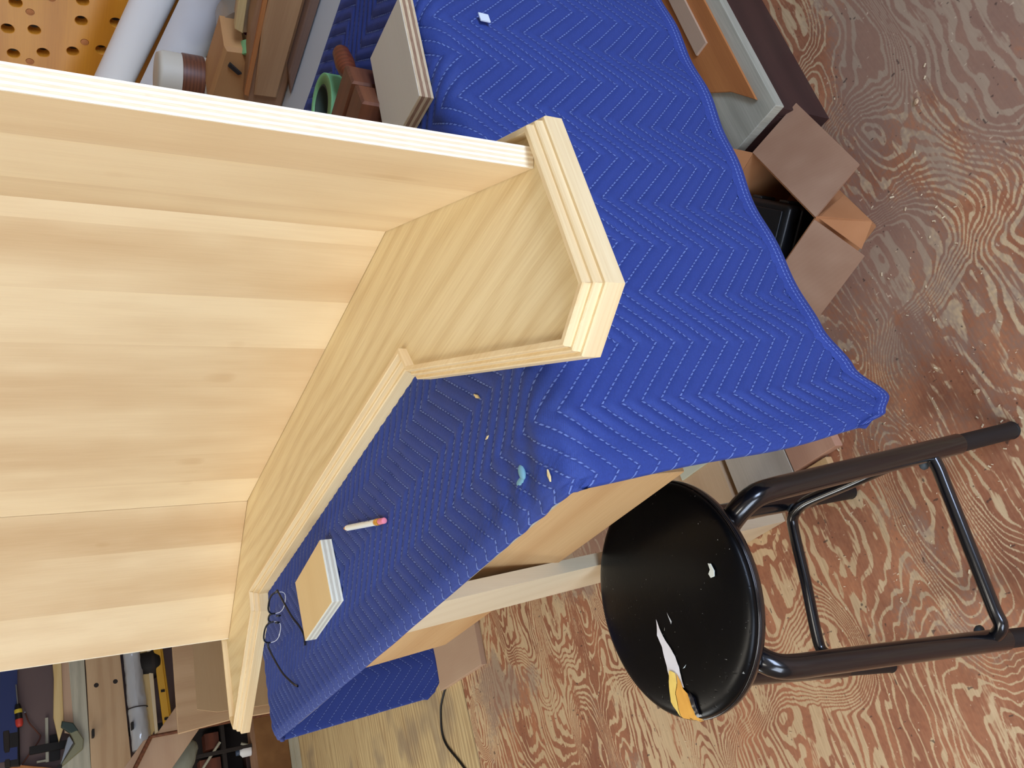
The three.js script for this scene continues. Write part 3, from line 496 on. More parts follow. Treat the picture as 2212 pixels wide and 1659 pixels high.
// ---------------------------------------------------------------- behind the cabinet, on the far strip of the bench
{
  const y = 0.929;
  let o = thing('foam_sheet', 'white sheet lying on the bench along the far edge of the blue blanket', 'sheet', W(1.08, y, 0.45));
  part('sheet', box(0.37, 0.006, 0.9, 0, 0.003, 0, 0.002), M.paper, o);
  o = thing('cabinet_door', 'brown wooden raised-panel cabinet door standing on edge behind the blanket', 'cabinet door', W(1.0, 0.936, 0.4));
  const c = (p) => p.map(([s, yy]) => [s - 0.4, yy - 0.936]);
  const face = sideways(c([[0.53, 0.936], [0.535, 1.0], [0.37, 1.022], [0.12, 1.03], [0.12, 0.937], [0.363, 0.937], [0.42, 0.937]]), 0.05, { bevel: 0.004 });
  part('frame', face, std({ map: woodTex({ base: [172, 132, 98], dark: [138, 98, 70], ring: 12, k: 0.5, fine: 0.3, off: 7 }), roughness: 0.5 }), o);
  part('raised_panel', sideways(c([[0.5, 0.952], [0.502, 0.992], [0.36, 1.008], [0.14, 1.014], [0.14, 0.958]]), 0.012, { bevel: 0.003 }).translate(-0.008, 0, 0), std({ map: woodTex({ base: [196, 156, 114], dark: [164, 122, 84], ring: 10, k: 0.5, fine: 0.3, off: 17 }), roughness: 0.45 }), o, 'lighter raised centre panel');
  part('molding', [sideways(c([[0.508, 1.0], [0.505, 1.008], [0.13, 1.026], [0.13, 1.019]]), 0.008, { bevel: 0.001 }).translate(-0.006, 0, 0)], M.orange, o, 'reddish moulding strip');
  part('bottom_rail', sideways(c([[0.47, 0.937], [0.425, 0.95], [0.12, 0.955], [0.12, 0.937]]), 0.03, { bevel: 0.002 }).translate(-0.026, 0, 0), std({ map: woodTex({ base: [140, 112, 96], dark: [112, 88, 76], ring: 8, k: 0.4, fine: 0.3, off: 27 }), roughness: 0.6 }), o, 'greyer bottom rail');
  o = thing('wood_strip', 'cream coloured strip of wood leaning behind the brown cabinet door', 'strip', W(1.06, 0.936, 0.38));
  part('strip', sideways([[0.03, 0], [0.05, 0.09], [0.02, 0.1], [-0.3, 0.12], [-0.3, 0.0]].map(p => p), 0.025, { bevel: 0.003 }), std({ map: M.tan.map, roughness: 0.6 }), o);
  part('strip_edge', sideways([[0.04, 0.085], [0.034, 0.1], [-0.3, 0.125], [-0.3, 0.112]], 0.02, { bevel: 0.002 }).translate(-0.012, 0, 0), M.cream, o, 'pale planed edge');
  o = thing('kraft_block', 'block wrapped in tan kraft paper with a dark slit, behind the blanket', 'parcel', W(1.0, 0.936, 0.5));
  part('wrapping', sideways([[-0.012, 0.0], [0.075, 0.0], [0.07, 0.12], [-0.05, 0.112], [-0.052, 0.078], [-0.02, 0.062]], 0.09, { bevel: 0.006 }).translate(0.04, 0, 0), std({ map: woodTex({ base: [200, 152, 98], dark: [172, 118, 70], ring: 5, k: 0.5, fine: 0.1, off: 37 }), roughness: 0.7 }), o);
  part('slit', sideways([[-0.005, 0.074], [-0.001, 0.08], [-0.016, 0.1], [-0.024, 0.098]], 0.006, { bevel: 0.001 }).translate(0.034, 0, 0), M.dark, o, 'dark slot in the front');
  o = thing('packing_tape', 'roll of clear packing tape with a crimson core standing behind the tan parcel', 'tape', W(1.12, 0.936, 0.475), TH + 0.5);
  part('tape', ringRoll(0.05, 0.036, 0.05).rotateX(Math.PI / 2).rotateY(1.1).translate(0, 0.06, 0), std({ color: rgb(150, 138, 122), roughness: 0.25 }), o);
  part('core', ringRoll(0.036, 0.026, 0.052).rotateX(Math.PI / 2).rotateY(1.1).translate(0, 0.06, 0), std({ color: rgb(150, 40, 80), roughness: 0.7 }), o, 'crimson cardboard core');
  part('stand', box(0.06, 0.012, 0.05, 0, 0.006, 0.01), M.dark, o);
  o = thing('black_tape', 'black tape roll half hidden behind the clear packing tape', 'tape', W(1.2, 0.937, 0.44)); part('tape', ringRoll(0.045, 0.02, 0.045).rotateX(Math.PI / 2).rotateY(1.2).translate(0, 0.095, 0), M.darker, o); part('stand', box(0.07, 0.052, 0.06, 0, 0.026, 0), M.dark, o);
  o = thing('masking_tape', 'bright green masking tape roll wedged between the tan parcel and the cabinet door', 'tape', W(1.045, 0.937, 0.462)); part('tape', ringRoll(0.04, 0.025, 0.024).rotateX(Math.PI / 2).rotateY(0.9).translate(0, 0.041, 0), M.greenTape, o);
  o = thing('mallet', 'cream wooden mallet head with a dark brown band behind the cabinet side panel', 'mallet', W(1.12, 0.937, 0.6));
  part('head', lathe([[0, 0], [0.038, 0], [0.043, 0.006], [0.043, 0.19], [0.038, 0.2], [0, 0.2]], 36).translate(0, 0, 0), std({ color: rgb(216, 208, 188), roughness: 0.5 }), o);
  part('band', lathe([[0.0432, 0.118], [0.0445, 0.12], [0.0445, 0.156], [0.0432, 0.158]], 36), M.walnut, o, 'dark brown band');
  // white tubes leaning across the drilled board
  const tubeThing = (label, t, p, q, r) => {
    const a = W(t, p[1], p[0]), b = W(t + 0.05, q[1], q[0]), g = thing('paper_tube', label, 'tube', a, 0);
    g.quaternion.setFromUnitVectors(new THREE.Vector3(0, 1, 0), b.clone().sub(a).normalize()); const L = a.distanceTo(b);
    part('roll', lathe([[r - 0.003, 0], [r, 0], [r, L], [r - 0.003, L], [r - 0.003, 0]], 40), M.white, g, 'outer paper layer');
    part('inner_roll', lathe([[0.2 * r, 0.002], [0.8 * r, 0.004], [0.8 * r, L - 0.004], [0.2 * r, L - 0.002]], 24), M.paper, g);
  };
  tubeThing('rolled white paper tube leaning next to the orange drilled board, upper of the two', 1.28, [1.05, 1.252], [0.12, 1.013], 0.036);
  tubeThing('rolled white paper tube leaning beside the cabinet side panel, lower of the two', 1.22, [1.03, 1.168], [0.12, 0.912 + 0.04], 0.043);
  o = thing('parts_bin', 'dark shallow bin of hardware standing behind the paper tubes at the wall', 'bin', W(1.34, 0.93, 0.62));
  part('tray', [box(0.14, 0.02, 0.5, 0, 0.01, 0), box(0.012, 0.1, 0.5, -0.064, 0.05, 0), box(0.14, 0.1, 0.012, 0, 0.05, 0.244), box(0.14, 0.1, 0.012, 0, 0.05, -0.244)], M.redwood, o);
  for (let k = 0; k < 5; k++) part('bottle', lathe([[0, 0], [0.022, 0], [0.024, 0.004], [0.024, 0.07], [0.012, 0.085], [0.012, 0.1], [0, 0.1]], 16).translate(0, 0.02, 0.18 - k * 0.085), std({ color: [rgb(86, 74, 62), rgb(60, 66, 50), rgb(106, 74, 50), rgb(50, 46, 44), rgb(92, 90, 84)][k], roughness: 0.4 }), o);
  // drilled board on the wall
  o = thing('drilled_board', 'glossy orange-yellow board drilled with rows of large round holes on the wall', 'board', W(1.4, 0, 0));
  const G = [[0.727, 1.362], [0.741, 1.245], [0.729, 1.181], [0.794, 1.376], [0.785, 1.329], [0.855, 1.366], [0.840, 1.312], [0.823, 1.257], [0.806, 1.203], [0.885, 1.197], [0.692, 1.245], [0.676, 1.41], [0.67, 1.31], [0.91, 1.262], [0.925, 1.33], [0.94, 1.4], [0.79, 1.14], [0.72, 1.13], [0.66, 1.18], [0.86, 1.44], [0.78, 1.46], [0.71, 1.46], [0.92, 1.47], [0.98, 1.36], [0.97, 1.28], [0.62, 1.36], [0.61, 1.24]].map(h => [h[0], h[1], 0.0115]), small = [[0.743, 1.337], [0.793, 1.236], [0.869, 1.336], [0.70, 1.30], [0.90, 1.42]];
  part('board', sideways([[0.4, 1.04], [1.1, 1.04], [1.1, 1.6], [0.4, 1.6]], 0.022, { bevel: 0.001, holes: G }), M.holey, o);
  part('cleat', B(0.05, 0.05, 0.7, 0.061, 1.1, 0.75), M.tan, o); part('cleat', B(0.05, 0.05, 0.7, 0.061, 1.54, 0.75), M.tan, o);
  for (const h of small) part('plug', lathe([[0, 0], [0.008, 0], [0.007, 0.0012], [0, 0.0016]], 14).rotateZ(Math.PI / 2).translate(-0.0002, h[1], -h[0]), M.orange, o, 'small filled hole');
}
// ---------------------------------------------------------------- under and beside the bench
{
  let o;
  const lay = (label, t0, t1, s0, s1, y0, h, m, extra) => { const b = thing('scrap_board', label, 'board', W(t0, y0, s0)); part('board', box(t1 - t0, h, s1 - s0, (t1 - t0) / 2, h / 2 + 0.0006, -(s1 - s0) / 2, 0.0012, 'x', s0), m, b); if (extra) extra(b); };
  lay('salmon coloured board lying on the floor behind the stool leg, nearest the bench end', 0.212, 0.75, 0.42, 0.535, 0, 0.021, std({ map: woodTex({ base: [206, 160, 130], dark: [182, 132, 104], ring: 6, k: 0.4, fine: 0.3, off: 47 }), roughness: 0.7 }));
  lay('wide grey-tan board on the floor between the salmon board and the dark gap', 0.208, 0.75, 0.538, 0.698, 0, 0.021, M.greyTan);
  lay('tan board on the floor under the bench, just beyond the dark gap', 0.222, 0.75, 0.716, 0.98, 0, 0.021, M.tan);
  lay('narrow orange-brown board along the front edge of the floor boards behind the stool', 0.186, 0.206, 0.455, 0.95, 0, 0.017, M.apron);
  lay('white painted board with a grey square patch lying on the floor boards under the bench', 0.333, 0.6, 0.7, 0.84, 0.022, 0.006, std({ color: rgb(206, 210, 188), roughness: 0.7 }), (b) => part('patch', box(0.03, 0.001, 0.022, 0.035, 0.0072, -0.045), M.greywood, b, 'grey square patch'));
  o = thing('low_platform', 'low dark-sided plywood box with a grey edge and orange panelled top, beside the bench end', 'box', W(0.772, 0, 0.13));
  part('side', [box(0.7, 0.128, 0.02, 0.35, 0.064, -0.01), box(0.02, 0.128, 0.7, 0.01, 0.064, -0.37)], M.darkbase, o, 'dark brown painted sides');
  part('top', box(0.71, 0.022, 0.72, 0.352, 0.14, -0.355, 0.002), M.greywood, o, 'grey weathered plywood top');
  part('panel', prism([[0.037, -0.022], [0.69, -0.022], [0.69, -0.55], [0.4, -0.55], [0.26, -0.2], [0.148, -0.11], [0.1, -0.062]].map(p => [p[0], p[1]]), 0.006, { bevel: 0.001 }).rotateX(Math.PI / 2).scale(1, 1, 1).translate(0, 0.152, 0), M.orange, o, 'orange wood panel on top');
  part('strip', box(0.46, 0.006, 0.034, 0.462, 0.161, -0.074, 0.001), M.pink, o, 'pale pinkish strip');
}
{ // open cardboard box with a black case in it
  const K = [0.526, 0.154], u = [0.967, 0.256], v = [-0.256, 0.967], w = 0.207, d = 0.26, h = 0.16;
  const o = thing('cardboard_box', 'open cardboard box with spread flaps on the floor under the hanging blanket', 'box', W(K[0], 0, K[1]), TH);
  const Q = (a, b, y) => new THREE.Vector3(u[0] * a + v[0] * b, y, -(u[1] * a + v[1] * b));
  const plate = (A, Bq, C, D, th = 0.004) => {                     // flat sheet with thickness, corners in order
    const n = Bq.clone().sub(A).cross(D.clone().sub(A)).normalize().multiplyScalar(th / 2), P = [A, Bq, C, D], g = new THREE.BufferGeometry(), t = [];
    const f = P.map(p => p.clone().add(n)), b = P.map(p => p.clone().sub(n)); const q = (a, c, e, k) => t.push(a, c, e, a, e, k);
    q(f[0], f[1], f[2], f[3]); q(b[3], b[2], b[1], b[0]); for (let i = 0; i < 4; i++) { const j = (i + 1) % 4; q(f[j], f[i], b[i], b[j]); }
    g.setFromPoints(t); g.computeVertexNormals(); return metres(g, 'x');
  };
  part('wall', [plate(Q(0, 0, 0.001), Q(w, 0, 0.001), Q(w, 0, h), Q(0, 0, h)), plate(Q(0, 0, 0.001), Q(0, d, 0.001), Q(0, d, h), Q(0, 0, h)), plate(Q(w, 0, 0.001), Q(w, d, 0.001), Q(w, d, h), Q(w, 0, h)), plate(Q(0, d, 0.001), Q(w, d, 0.001), Q(w, d, h), Q(0, d, h)), plate(Q(0, 0, 0.003), Q(w, 0, 0.003), Q(w, d, 0.003), Q(0, d, 0.003))], M.cardIn, o);
  const T = (t, y, s) => new THREE.Vector3(t - K[0], y, -(s - K[1]));
  part('flap', plate(Q(0, 0, h), Q(w, 0, h), T(0.785, 0.09, 0.124), T(0.589, 0.09, 0.077)), M.card, o, 'front flap, grey-brown inside face');
  part('flap', plate(Q(0, 0.004, h), Q(0, d, h), Q(-0.08, d, 0.09), T(0.445, 0.09, 0.149)), M.card, o, 'side flap, paler inside face');
  part('flap', plate(Q(w, 0, h), Q(w, d, h), Q(w + 0.03, d, h + 0.06), Q(w + 0.03, 0.012, h + 0.06)), M.cardIn, o, 'far side flap');
  part('corner_gusset', plate(Q(0, 0, h - 0.004), T(0.578, 0.068, 0.142), T(0.502, 0.066, 0.121), Q(-0.001, -0.003, h - 0.01), 0.003), M.cardIn, o, 'folded orange-brown corner');
  part('corner_gusset', plate(Q(0, 0, h - 0.006), T(0.502, 0.064, 0.121), T(0.468, 0.075, 0.157), Q(-0.003, 0.001, h - 0.012), 0.003), M.cardIn, o, 'folded orange-brown corner');
  const cpos = W(K[0] + u[0] * 0.112 + v[0] * 0.105, 0.006, K[1] + u[1] * 0.112 + v[1] * 0.105);
  const c = thing('tool_case', 'glossy black plastic tool case with a white sticker inside the cardboard box', 'case', cpos, TH + 0.72);
  part('body', new RoundedBoxGeometry(0.132, 0.1, 0.112, 3, 0.009).translate(0, 0.05, 0), M.blackPlastic, c);
  part('lid', new RoundedBoxGeometry(0.135, 0.034, 0.115, 3, 0.01).translate(0, 0.119, 0), M.blackPlastic, c);
  part('lid_panel', new RoundedBoxGeometry(0.108, 0.004, 0.086, 2, 0.002).translate(0, 0.1375, 0), M.blackPlastic, c);
  for (const x of [-0.035, 0.035]) part('latch', new RoundedBoxGeometry(0.024, 0.04, 0.007, 2, 0.003).translate(x, 0.102, 0.059), std({ color: rgb(52, 56, 58), roughness: 0.35 }), c);
  part('sticker', box(0.05, 0.001, 0.032, 0.004, 0.14, -0.012, 0.0004), std({ map: makeTex(128, 96, (x, y) => (Math.abs(y - 0.006) < 0.002 || Math.abs(y - 0.026) < 0.0018) && x > 0.005 && x < 0.042 ? [214, 150, 178] : (y > 0.011 && y < 0.021 && noise(x * 1400, y * 400) > 0.72) ? [150, 150, 160] : [228, 222, 236], { size: [0.05, 0.032] }), roughness: 0.5 }), c, 'white and pink sticker');
  const y = thing('wood_wedge', 'small tan wooden wedge tucked beside the black case in the box', 'wedge', W(K[0] + u[0] * 0.06 + v[0] * 0.2, 0.006, K[1] + u[1] * 0.06 + v[1] * 0.2), TH); part('block', prism([[-0.012, 0], [0.012, 0], [0.011, 0.135], [-0.004, 0.142]], 0.03, { bevel: 0.002 }), M.tan, y);
  const k = thing('grey_bottle', 'grey rounded plastic bottle standing at the near side of the box', 'bottle', W(K[0] + u[0] * 0.026 + v[0] * 0.145, 0.006, K[1] + u[1] * 0.026 + v[1] * 0.145), TH); part('body', lathe([[0, 0], [0.017, 0], [0.018, 0.003], [0.018, 0.11], [0.014, 0.125], [0.009, 0.13], [0.009, 0.142], [0, 0.144]], 24), std({ color: rgb(132, 132, 126), roughness: 0.4 }), k); part('cap', lathe([[0.0095, 0.13], [0.011, 0.131], [0.011, 0.146], [0, 0.148]], 20), std({ color: rgb(90, 92, 90), roughness: 0.5 }), k);
}
{ // floor: board, cable, shavings
  let o = thing('floor_board', 'short pinkish board lying on the floor beyond the bench, beside the floor seam', 'board', W(0.3, 0, 2.24));
  part('board', slab([[-0.075, 0.2], [0.3, 0.2], [0.3, -0.18], [0.055, -0.19], [-0.075, -0.175]].map(p => p), 0.0005, 0.02, { g: 'z', bevel: 0.001 }), M.pink, o);
  o = thing('power_cable', 'black power cable curving over the bare plywood floor by the bench leg', 'cable', W(0.2, 0.0042, 2.4));
  part('cable', tube([[0.25, 0, 0.3], [0.13, 0, 0.12], [0.07, 0, 0.058], [0.013, 0, -0.051], [-0.04, 0, -0.11], [-0.135, 0, -0.129], [-0.241, 0, -0.016], [-0.4, 0, 0.14], [-0.6, 0, 0.2]], 0.004, 80, 8), M.rubber, o);
  const g = new THREE.BoxGeometry(0.006, 0.0012, 0.0024), im = new THREE.InstancedMesh(g, std({ color: rgb(226, 206, 170), roughness: 0.9 }), 240), m = new THREE.Matrix4(), q = new THREE.Quaternion(), e = new THREE.Euler();
  for (let k = 0; k < 240; k++) { const near = k % 3, s = near ? 0.02 + rnd() * 0.6 : -0.2 + rnd() * 1.9, t = near ? -0.1 + rnd() * 0.7 : -0.4 + rnd() * 1.5; q.setFromEuler(e.set((rnd() - 0.5) * 0.5, rnd() * 6.3, (rnd() - 0.5) * 0.5)); const z = 0.35 + rnd() * rnd() * 1.1; im.setMatrixAt(k, m.compose(W(t, 0.0012, s), q, new THREE.Vector3(z, 1, z))); }
  im.name = 'wood_shavings'; im.userData = { kind: 'stuff', label: 'pale wood shavings scattered over the painted plywood floor', category: 'wood shavings' }; shadows(im); scene.add(im);
  const blk = (label, t, s, w, d, turn) => { const b = thing('wood_crumb', label, 'wood chip', W(t, 0, s), turn); part('crumb', new THREE.DodecahedronGeometry(1, 0).scale(w, w * 0.6, d).translate(0, w * 0.5, 0), M.tan, b); };
  blk('small tan wood crumb on the floor between the blanket corner and the stool leg', 0.17, 0.14, 0.004, 0.006, 0.5); blk('pale crumb on the floor right of the cardboard box flap', 0.66, -0.02, 0.0045, 0.006, 1.2);
}
// ---------------------------------------------------------------- far end of the shop
{
  const flat = (o, name, pts, depth, m, z = 0, opt = {}, label) => part(name, prism(pts, depth, { bevel: 0.002, ...opt }).translate(0, 0, z), m, o, label);
  let o = thing('plywood_board', 'tan plywood sheet standing on the floor just beyond the far end of the cabinet', 'panel', W(0.42, 0, 3.4));
  flat(o, 'panel', [[-0.005, 0], [0.5, 0], [0.5, 0.772], [0.353, 0.777], [-0.012, 0.781], [0.005, 0.555]], 0.018, M.tan, 0, { g: 'y' });
  flat(o, 'batten', [[0.02, 0.0], [0.5, 0.0], [0.5, 0.69], [0.07, 0.7], [0.045, 0.62]], 0.004, std({ map: woodTex({ base: [190, 164, 128], dark: [168, 138, 100], ring: 6, k: 0.3, fine: 0.2, off: 57 }), roughness: 0.7 }), 0.003, { bevel: 0.001 }, 'slightly darker patch');
  o = thing('pink_board', 'pinkish brown board leaning diagonally beyond the tan panel', 'board', W(0.55, 0, 4.6));
  flat(o, 'board', [[-0.12, 0.93], [0.052, 0.78], [0.064, 0.722], [0.33, 0.49], [0.9, 0.0], [0.63, 0.0], [0.056, 0.499], [-0.112, 0.649], [-0.25, 0.78]], 0.02, M.pink, 0, { g: 'x' });
  o = thing('metal_rod', 'thin brown rod leaning across the pinkish board at the far end', 'rod', W(0.47, 0, 4.54));
  part('rod', rod([0.135, 0.75, 0], [-0.16, 0.93, 0], 0.011, 12), M.walnut, o); part('foot', rod([0.135, 0.75, 0], [0.137, 0.0, -0.015], 0.009, 8), M.walnut, o);
  // lumber rack against the back wall
  o = thing('lumber_rack', 'wall rack with dark brackets holding stacked boards at the far end', 'rack', W(0.85, 0, 5.14));
  for (const x of [-0.1, 0.42]) part('bracket', [box(0.04, 0.9, 0.03, x, 0.85, -0.0), ...[0.595, 0.80, 1.0].map(y => box(0.04, 0.012, 0.2, x, y - 0.007, 0.1))], M.darker, o);
  const plank = (name, label, pts, m, z, depth = 0.02, extra) => { const b = thing(name, label, 'board', W(0.85, 0, 5.0)); flat(b, 'board', pts.map(p => [p[0] - 0.85, p[1]]), depth, m, z, { g: 'x' }); if (extra) extra(b); };
  plank('rack_board', 'wide tan board with two dark knots on the far lumber rack', [[0.3, 0.795], [0.534, 0.802], [1.109, 0.829], [1.47, 0.85], [1.47, 1.03], [1.097, 1.014], [0.577, 1.006], [0.3, 1.0]], M.tan, 0, 0.025, (b) => { for (const [x, y] of [[1.017, 0.965], [1.021, 0.865]]) part('knot', lathe([[0, 0], [0.012, 0], [0.013, 0.001], [0, 0.0016]], 14).rotateX(Math.PI / 2).translate(x - 0.85, y, 0), M.dark, b, 'dark knot'); });
  plank('rack_board', 'grey-green board with a clamp on it, above the wide tan board', [[0.3, 1.0], [1.47, 1.03], [1.47, 1.115], [1.106, 1.1], [0.76, 1.083], [0.62, 1.16], [0.3, 1.15]], M.greywood, 0, 0.03);
  plank('rack_board', 'row of short tan offcuts lying on the grey-green rack board', [[0.77, 1.084], [0.81, 1.084], [1.46, 1.1], [1.46, 1.15], [1.1, 1.142], [0.79, 1.131]], M.pink, -0.004, 0.02);
  plank('rack_board', 'yellowish board with a pointed end, topmost on the far rack', [[0.744, 1.16], [0.821, 1.134], [1.46, 1.145], [1.46, 1.2], [1.093, 1.179], [0.879, 1.185]], M.cream, 0.01, 0.03);
  plank('rack_board', 'narrow light pine strip under the plastic wrapped bundle', [[0.684, 0.69], [0.715, 0.672], [1.46, 0.69], [1.46, 0.735], [1.136, 0.722], [0.69, 0.703]], M.cream, 0, 0.03);
  plank('rack_board', 'second light pine strip just above the yellow level', [[0.70, 0.655], [1.045, 0.66], [1.46, 0.67], [1.46, 0.69], [1.045, 0.684], [0.69, 0.672]], M.leg, 0.004, 0.03);
  o = thing('plastic_bundle', 'crinkled clear plastic wrapped bundle on the far lumber rack', 'bundle', W(0.85, 0, 5.05));
  { const g = new THREE.CylinderGeometry(0.052, 0.045, 0.78, 36, 60); const p = g.attributes.position; for (let i = 0; i < p.count; i++) { const a = Math.atan2(p.getZ(i), p.getX(i)), y = p.getY(i), k = 1 + 0.16 * (fbm(a * 2.2 + 9, y * 16, 3) - 0.47) + 0.1 * (noise(a * 5, y * 40) - 0.5); p.setX(i, p.getX(i) * k); p.setZ(i, p.getZ(i) * k); } g.rotateZ(Math.PI / 2 + 0.045); g.translate(0.16, 0.763, 0.05); g.computeVertexNormals(); part('wrap', g, phys({ color: rgb(186, 192, 200), roughness: 0.2, clearcoat: 0.8 }), o); for (const x of [0.0, 0.4]) part('tie', new THREE.TorusGeometry(0.053, 0.003, 6, 24).rotateY(Math.PI / 2).translate(x, 0.765 + (x - 0.21) * 0.045, 0.05), M.dark, o); }
  o = thing('spirit_level', 'yellow spirit level lying under the pine strips on the far rack', 'level', W(0.85, 0, 5.04));
  flat(o, 'body', [[0.45, 0.572], [1.47, 0.628], [1.47, 0.668], [0.45, 0.612]].map(p => [p[0] - 0.85, p[1]]), 0.02, std({ color: rgb(226, 176, 62), roughness: 0.4 }), 0.06, { bevel: 0.003 }); flat(o, 'flange', [[0.45, 0.562], [1.47, 0.618], [1.47, 0.628], [0.45, 0.572]].map(p => [p[0] - 0.85, p[1]]), 0.03, std({ color: rgb(196, 150, 40), roughness: 0.4 }), 0.066, { bevel: 0.002 });
  for (const [x, y] of [[0.92, 0.62], [0.76, 0.612], [0.56, 0.602]]) part('mark', box(0.016, 0.022, 0.003, x - 0.85, y - 0.003, 0.062), M.darker, o, 'dark scale mark');
  o = thing('black_roll', 'round black roll on the far rack next to the yellow level', 'roll', W(1.1, 0.63, 5.05)); part('roll', lathe([[0, -0.02], [0.06, -0.02], [0.075, -0.01], [0.085, 0.02], [0.08, 0.1], [0, 0.1]], 30).rotateZ(0), M.darker, o); part('strap', lathe([[0.0862, 0.02], [0.0868, 0.022], [0.0855, 0.04], [0.085, 0.04]], 30), M.dark, o);
  o = thing('spring_clamp', 'grey-green metal spring clamp on the grey board of the far rack', 'clamp', W(0.7, 1.09, 4.96));
  part('arm', prism([[0.14, 0.05], [0.125, 0.003], [0.03, -0.05], [-0.02, -0.045], [-0.085, 0.05], [-0.095, 0.075], [-0.06, 0.05], [0.015, -0.005], [0.06, 0.012]], 0.03, { bevel: 0.004 }), std({ color: rgb(136, 136, 108), roughness: 0.4, metalness: 0.2 }), o);
  part('grip', prism([[0.145, 0.055], [0.125, 0.0], [0.08, -0.025], [0.07, 0.012], [0.115, 0.06]], 0.034, { bevel: 0.005 }).translate(0, 0, 0.003), std({ color: rgb(48, 66, 62), roughness: 0.5 }), o, 'dark green handle'); part('jaw', prism([[0.02, 0.0], [0.06, 0.02], [0.05, 0.03], [-0.07, 0.065], [-0.09, 0.07]], 0.02, { bevel: 0.003 }).translate(0, 0, 0.004), M.metal, o); part('pad', rod([-0.09, 0.07, -0.03], [-0.09, 0.07, 0.005], 0.012, 12), M.darker, o);
  // tools on the dark back wall
  o = thing('blue_cloth', 'dark blue cloth strip hanging on the back wall near the rack', 'cloth', W(1.02, 1.36, 5.17)); { const g = new THREE.BoxGeometry(0.6, 0.085, 0.02, 40, 8, 1), p = g.attributes.position; for (let i = 0; i < p.count; i++) p.setZ(i, p.getZ(i) + 0.008 * Math.sin(p.getX(i) * 40) + 0.01); part('strip', g.translate(0, 0.04, 0.01), std({ color: rgb(50, 62, 110), roughness: 0.9 }), o); part('hook', rod([0.2, 0.085, 0.02], [0.2, 0.1, -0.01], 0.004, 8), M.metal, o); }
  o = thing('screwdriver', 'black screwdriver with a yellow ring and red end on the back wall', 'screwdriver', W(0.96, 1.352, 5.13)); part('handle', lathe([[0, -0.07], [0.015, -0.068], [0.019, -0.05], [0.018, 0.02], [0.013, 0.05], [0, 0.052]], 20).rotateZ(-1.5), M.blackPlastic, o); part('ring', lathe([[0.0185, 0.0], [0.0205, 0.003], [0.0205, 0.02], [0.018, 0.022]], 20).rotateZ(-1.5), std({ color: rgb(206, 184, 60), roughness: 0.5 }), o, 'yellow ring'); part('end_cap', lathe([[0, -0.074], [0.013, -0.073], [0.019, -0.06], [0.0195, -0.035], [0.018, -0.03]], 20).rotateZ(-1.5), std({ color: rgb(196, 62, 50), roughness: 0.5 }), o, 'red end'); part('shaft', rod([0.05, 0.004, 0], [0.16, 0.012, 0], 0.004, 8), M.metal, o); part('peg', rod([0, 0, -0.005], [0, 0, -0.075], 0.005, 8), M.metal, o);
  o = thing('black_case', 'black tool pouch hanging on the back wall left of the screwdriver', 'pouch', W(0.78, 1.34, 5.16)); flat(o, 'pouch', [[-0.1, 0.004], [0.11, 0.008], [0.1, 0.085], [-0.09, 0.075]], 0.04, M.darker, 0.02, { bevel: 0.008 }); flat(o, 'flap', [[-0.095, 0.05], [0.103, 0.056], [0.1, 0.087], [-0.09, 0.077]], 0.012, M.dark, 0.026, { bevel: 0.004 });
  o = thing('hung_cable', 'dark cable draped across the back wall between the hooks', 'cable', W(0.85, 1.2, 5.19)); part('cable', tube([[0.12, 0.12, 0], [0.06, 0.1, 0.01], [0.0, 0.06, 0.008], [-0.04, 0.05, 0.004], [-0.16, 0.14, 0.004]], 0.004, 40, 6), M.redwood, o); part('hook', [rod([0.12, 0.12, 0.01], [0.12, 0.12, -0.01], 0.004, 8), rod([-0.16, 0.14, 0.01], [-0.16, 0.14, -0.01], 0.004, 8)], M.metal, o);
  o = thing('metal_bar', 'pale grey metal bar fixed on the back wall above the boards', 'bar', W(0.8, 1.205, 5.18)); part('bar', [box(0.24, 0.016, 0.012, 0, 0.008, 0.0), box(0.012, 0.06, 0.014, -0.11, 0.03, 0)], M.greywood, o); part('bracket', box(0.14, 0.05, 0.01, -0.05, -0.03, 0.002), M.darker, o);
  o = thing('perforated_strip', 'brown board with small drilled holes standing on the far rack end', 'board', W(0.6, 1.15, 5.15)); { const H = []; for (let i = 0; i < 3; i++) for (let j = 0; j < 6; j++) H.push([-0.08 + i * 0.05, 0.03 + j * 0.04, 0.008]); flat(o, 'board', [[-0.13, -0.0], [0.033, 0.012], [0.09, 0.2], [0.085, 0.25], [-0.13, 0.25]], 0.018, M.orange, 0, { holes: H }); }
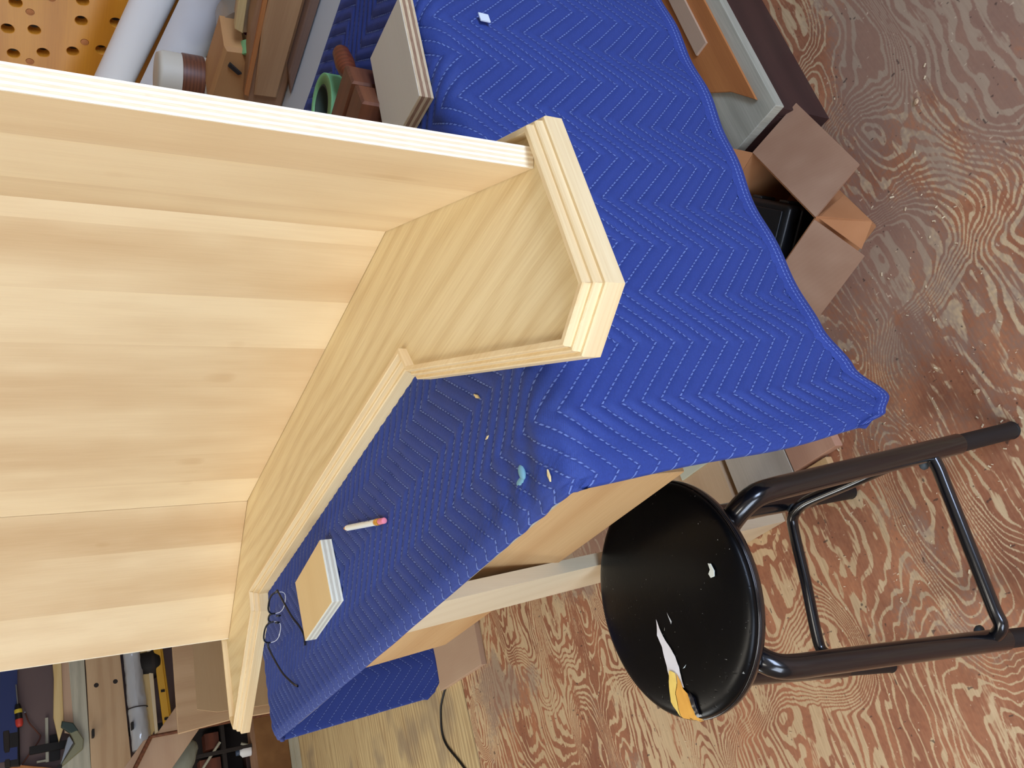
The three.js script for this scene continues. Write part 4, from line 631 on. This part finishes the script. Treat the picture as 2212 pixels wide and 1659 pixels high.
  // low dark clutter and carton on the floor
  o = thing('tool_shelf', 'dark open tool shelf on the floor by the back wall', 'shelf', W(0.52, 0, 5.0)); part('carcass', [box(0.02, 0.5, 0.16, -0.15, 0.25, -0.09), box(0.02, 0.44, 0.16, 0.17, 0.22, -0.09), box(0.32, 0.02, 0.16, 0.01, 0.3, -0.09), box(0.32, 0.02, 0.16, 0.01, 0.01, -0.09), box(0.32, 0.46, 0.01, 0.01, 0.23, -0.165)], M.dark, o); part('block', box(0.09, 0.08, 0.1, 0.08, 0.36, -0.09), M.redwood, o); part('block', box(0.07, 0.12, 0.1, -0.05, 0.38, -0.09, 0.004), M.redwood, o); part('rod', rod([0.06, 0.32, -0.02], [-0.08, 0.44, -0.04], 0.008, 8), M.greywood, o); part('rod', rod([-0.02, 0.08, -0.02], [0.03, 0.2, -0.03], 0.008, 8), M.greywood, o); part('bin', box(0.12, 0.1, 0.1, 0.06, 0.07, -0.09, 0.004), M.darkbase, o); part('bin', box(0.1, 0.16, 0.1, -0.08, 0.1, -0.09, 0.004), M.darkbase, o);
  o = thing('grey_cloth', 'rumpled grey-green rag heaped at the end of the tool shelf', 'rag', W(0.5, 0.0, 4.84)); { const g = new THREE.SphereGeometry(1, 40, 28), p = g.attributes.position; for (let i = 0; i < p.count; i++) { const x = p.getX(i), y = p.getY(i), z = p.getZ(i), k = 1 + 0.3 * (fbm(x * 2.5 + 4, y * 2.5 + z * 1.7, 3) - 0.47); p.setXYZ(i, x * 0.085 * k + y * -0.05, 0.56 + y * 0.085 * k, z * 0.05 * k); } g.computeVertexNormals(); part('rag', g, std({ color: rgb(138, 142, 130), roughness: 0.95 }), o); part('peg', [box(0.02, 0.5, 0.02, 0.0, 0.25, 0)], M.dark, o); }
  o = thing('white_bottle', 'small white plastic bottle on the brown carton by the tool shelf', 'bottle', W(0.48, 0.184, 4.86), TH); part('body', lathe([[0, 0], [0.03, 0], [0.032, 0.004], [0.032, 0.05], [0.014, 0.065], [0.014, 0.075], [0, 0.075]], 24), M.white, o); part('cap', lathe([[0.0145, 0.066], [0.017, 0.067], [0.017, 0.085], [0, 0.086]], 20), std({ color: rgb(60, 76, 100), roughness: 0.5 }), o);
  o = thing('carton', 'low brown carton on the floor just past the hanging far end of the blanket', 'carton', W(0.48, 0, 4.72)); flat(o, 'front', [[-0.18, 0.001], [0.18, 0.001], [0.18, 0.183], [-0.18, 0.183]], 0.006, std({ map: M.card.map, color: rgb(206, 190, 150), roughness: 0.9 })); part('body', box(0.36, 0.18, 0.2, 0, 0.091, -0.107, 0.003), M.card, o);
  for (const [s, k] of [[4.52, 'nearer'], [4.62, 'farther']]) { o = thing('floor_strip', 'pale green wooden strip lying on the floor at the far end, ' + k + ' of the pair', 'strip', W(0.3, 0, s)); part('strip', box(0.8, 0.02, 0.045, -0.15, 0.0105, 0, 0.002), M.greywood, o); }
}
renderer.render(scene, camera);
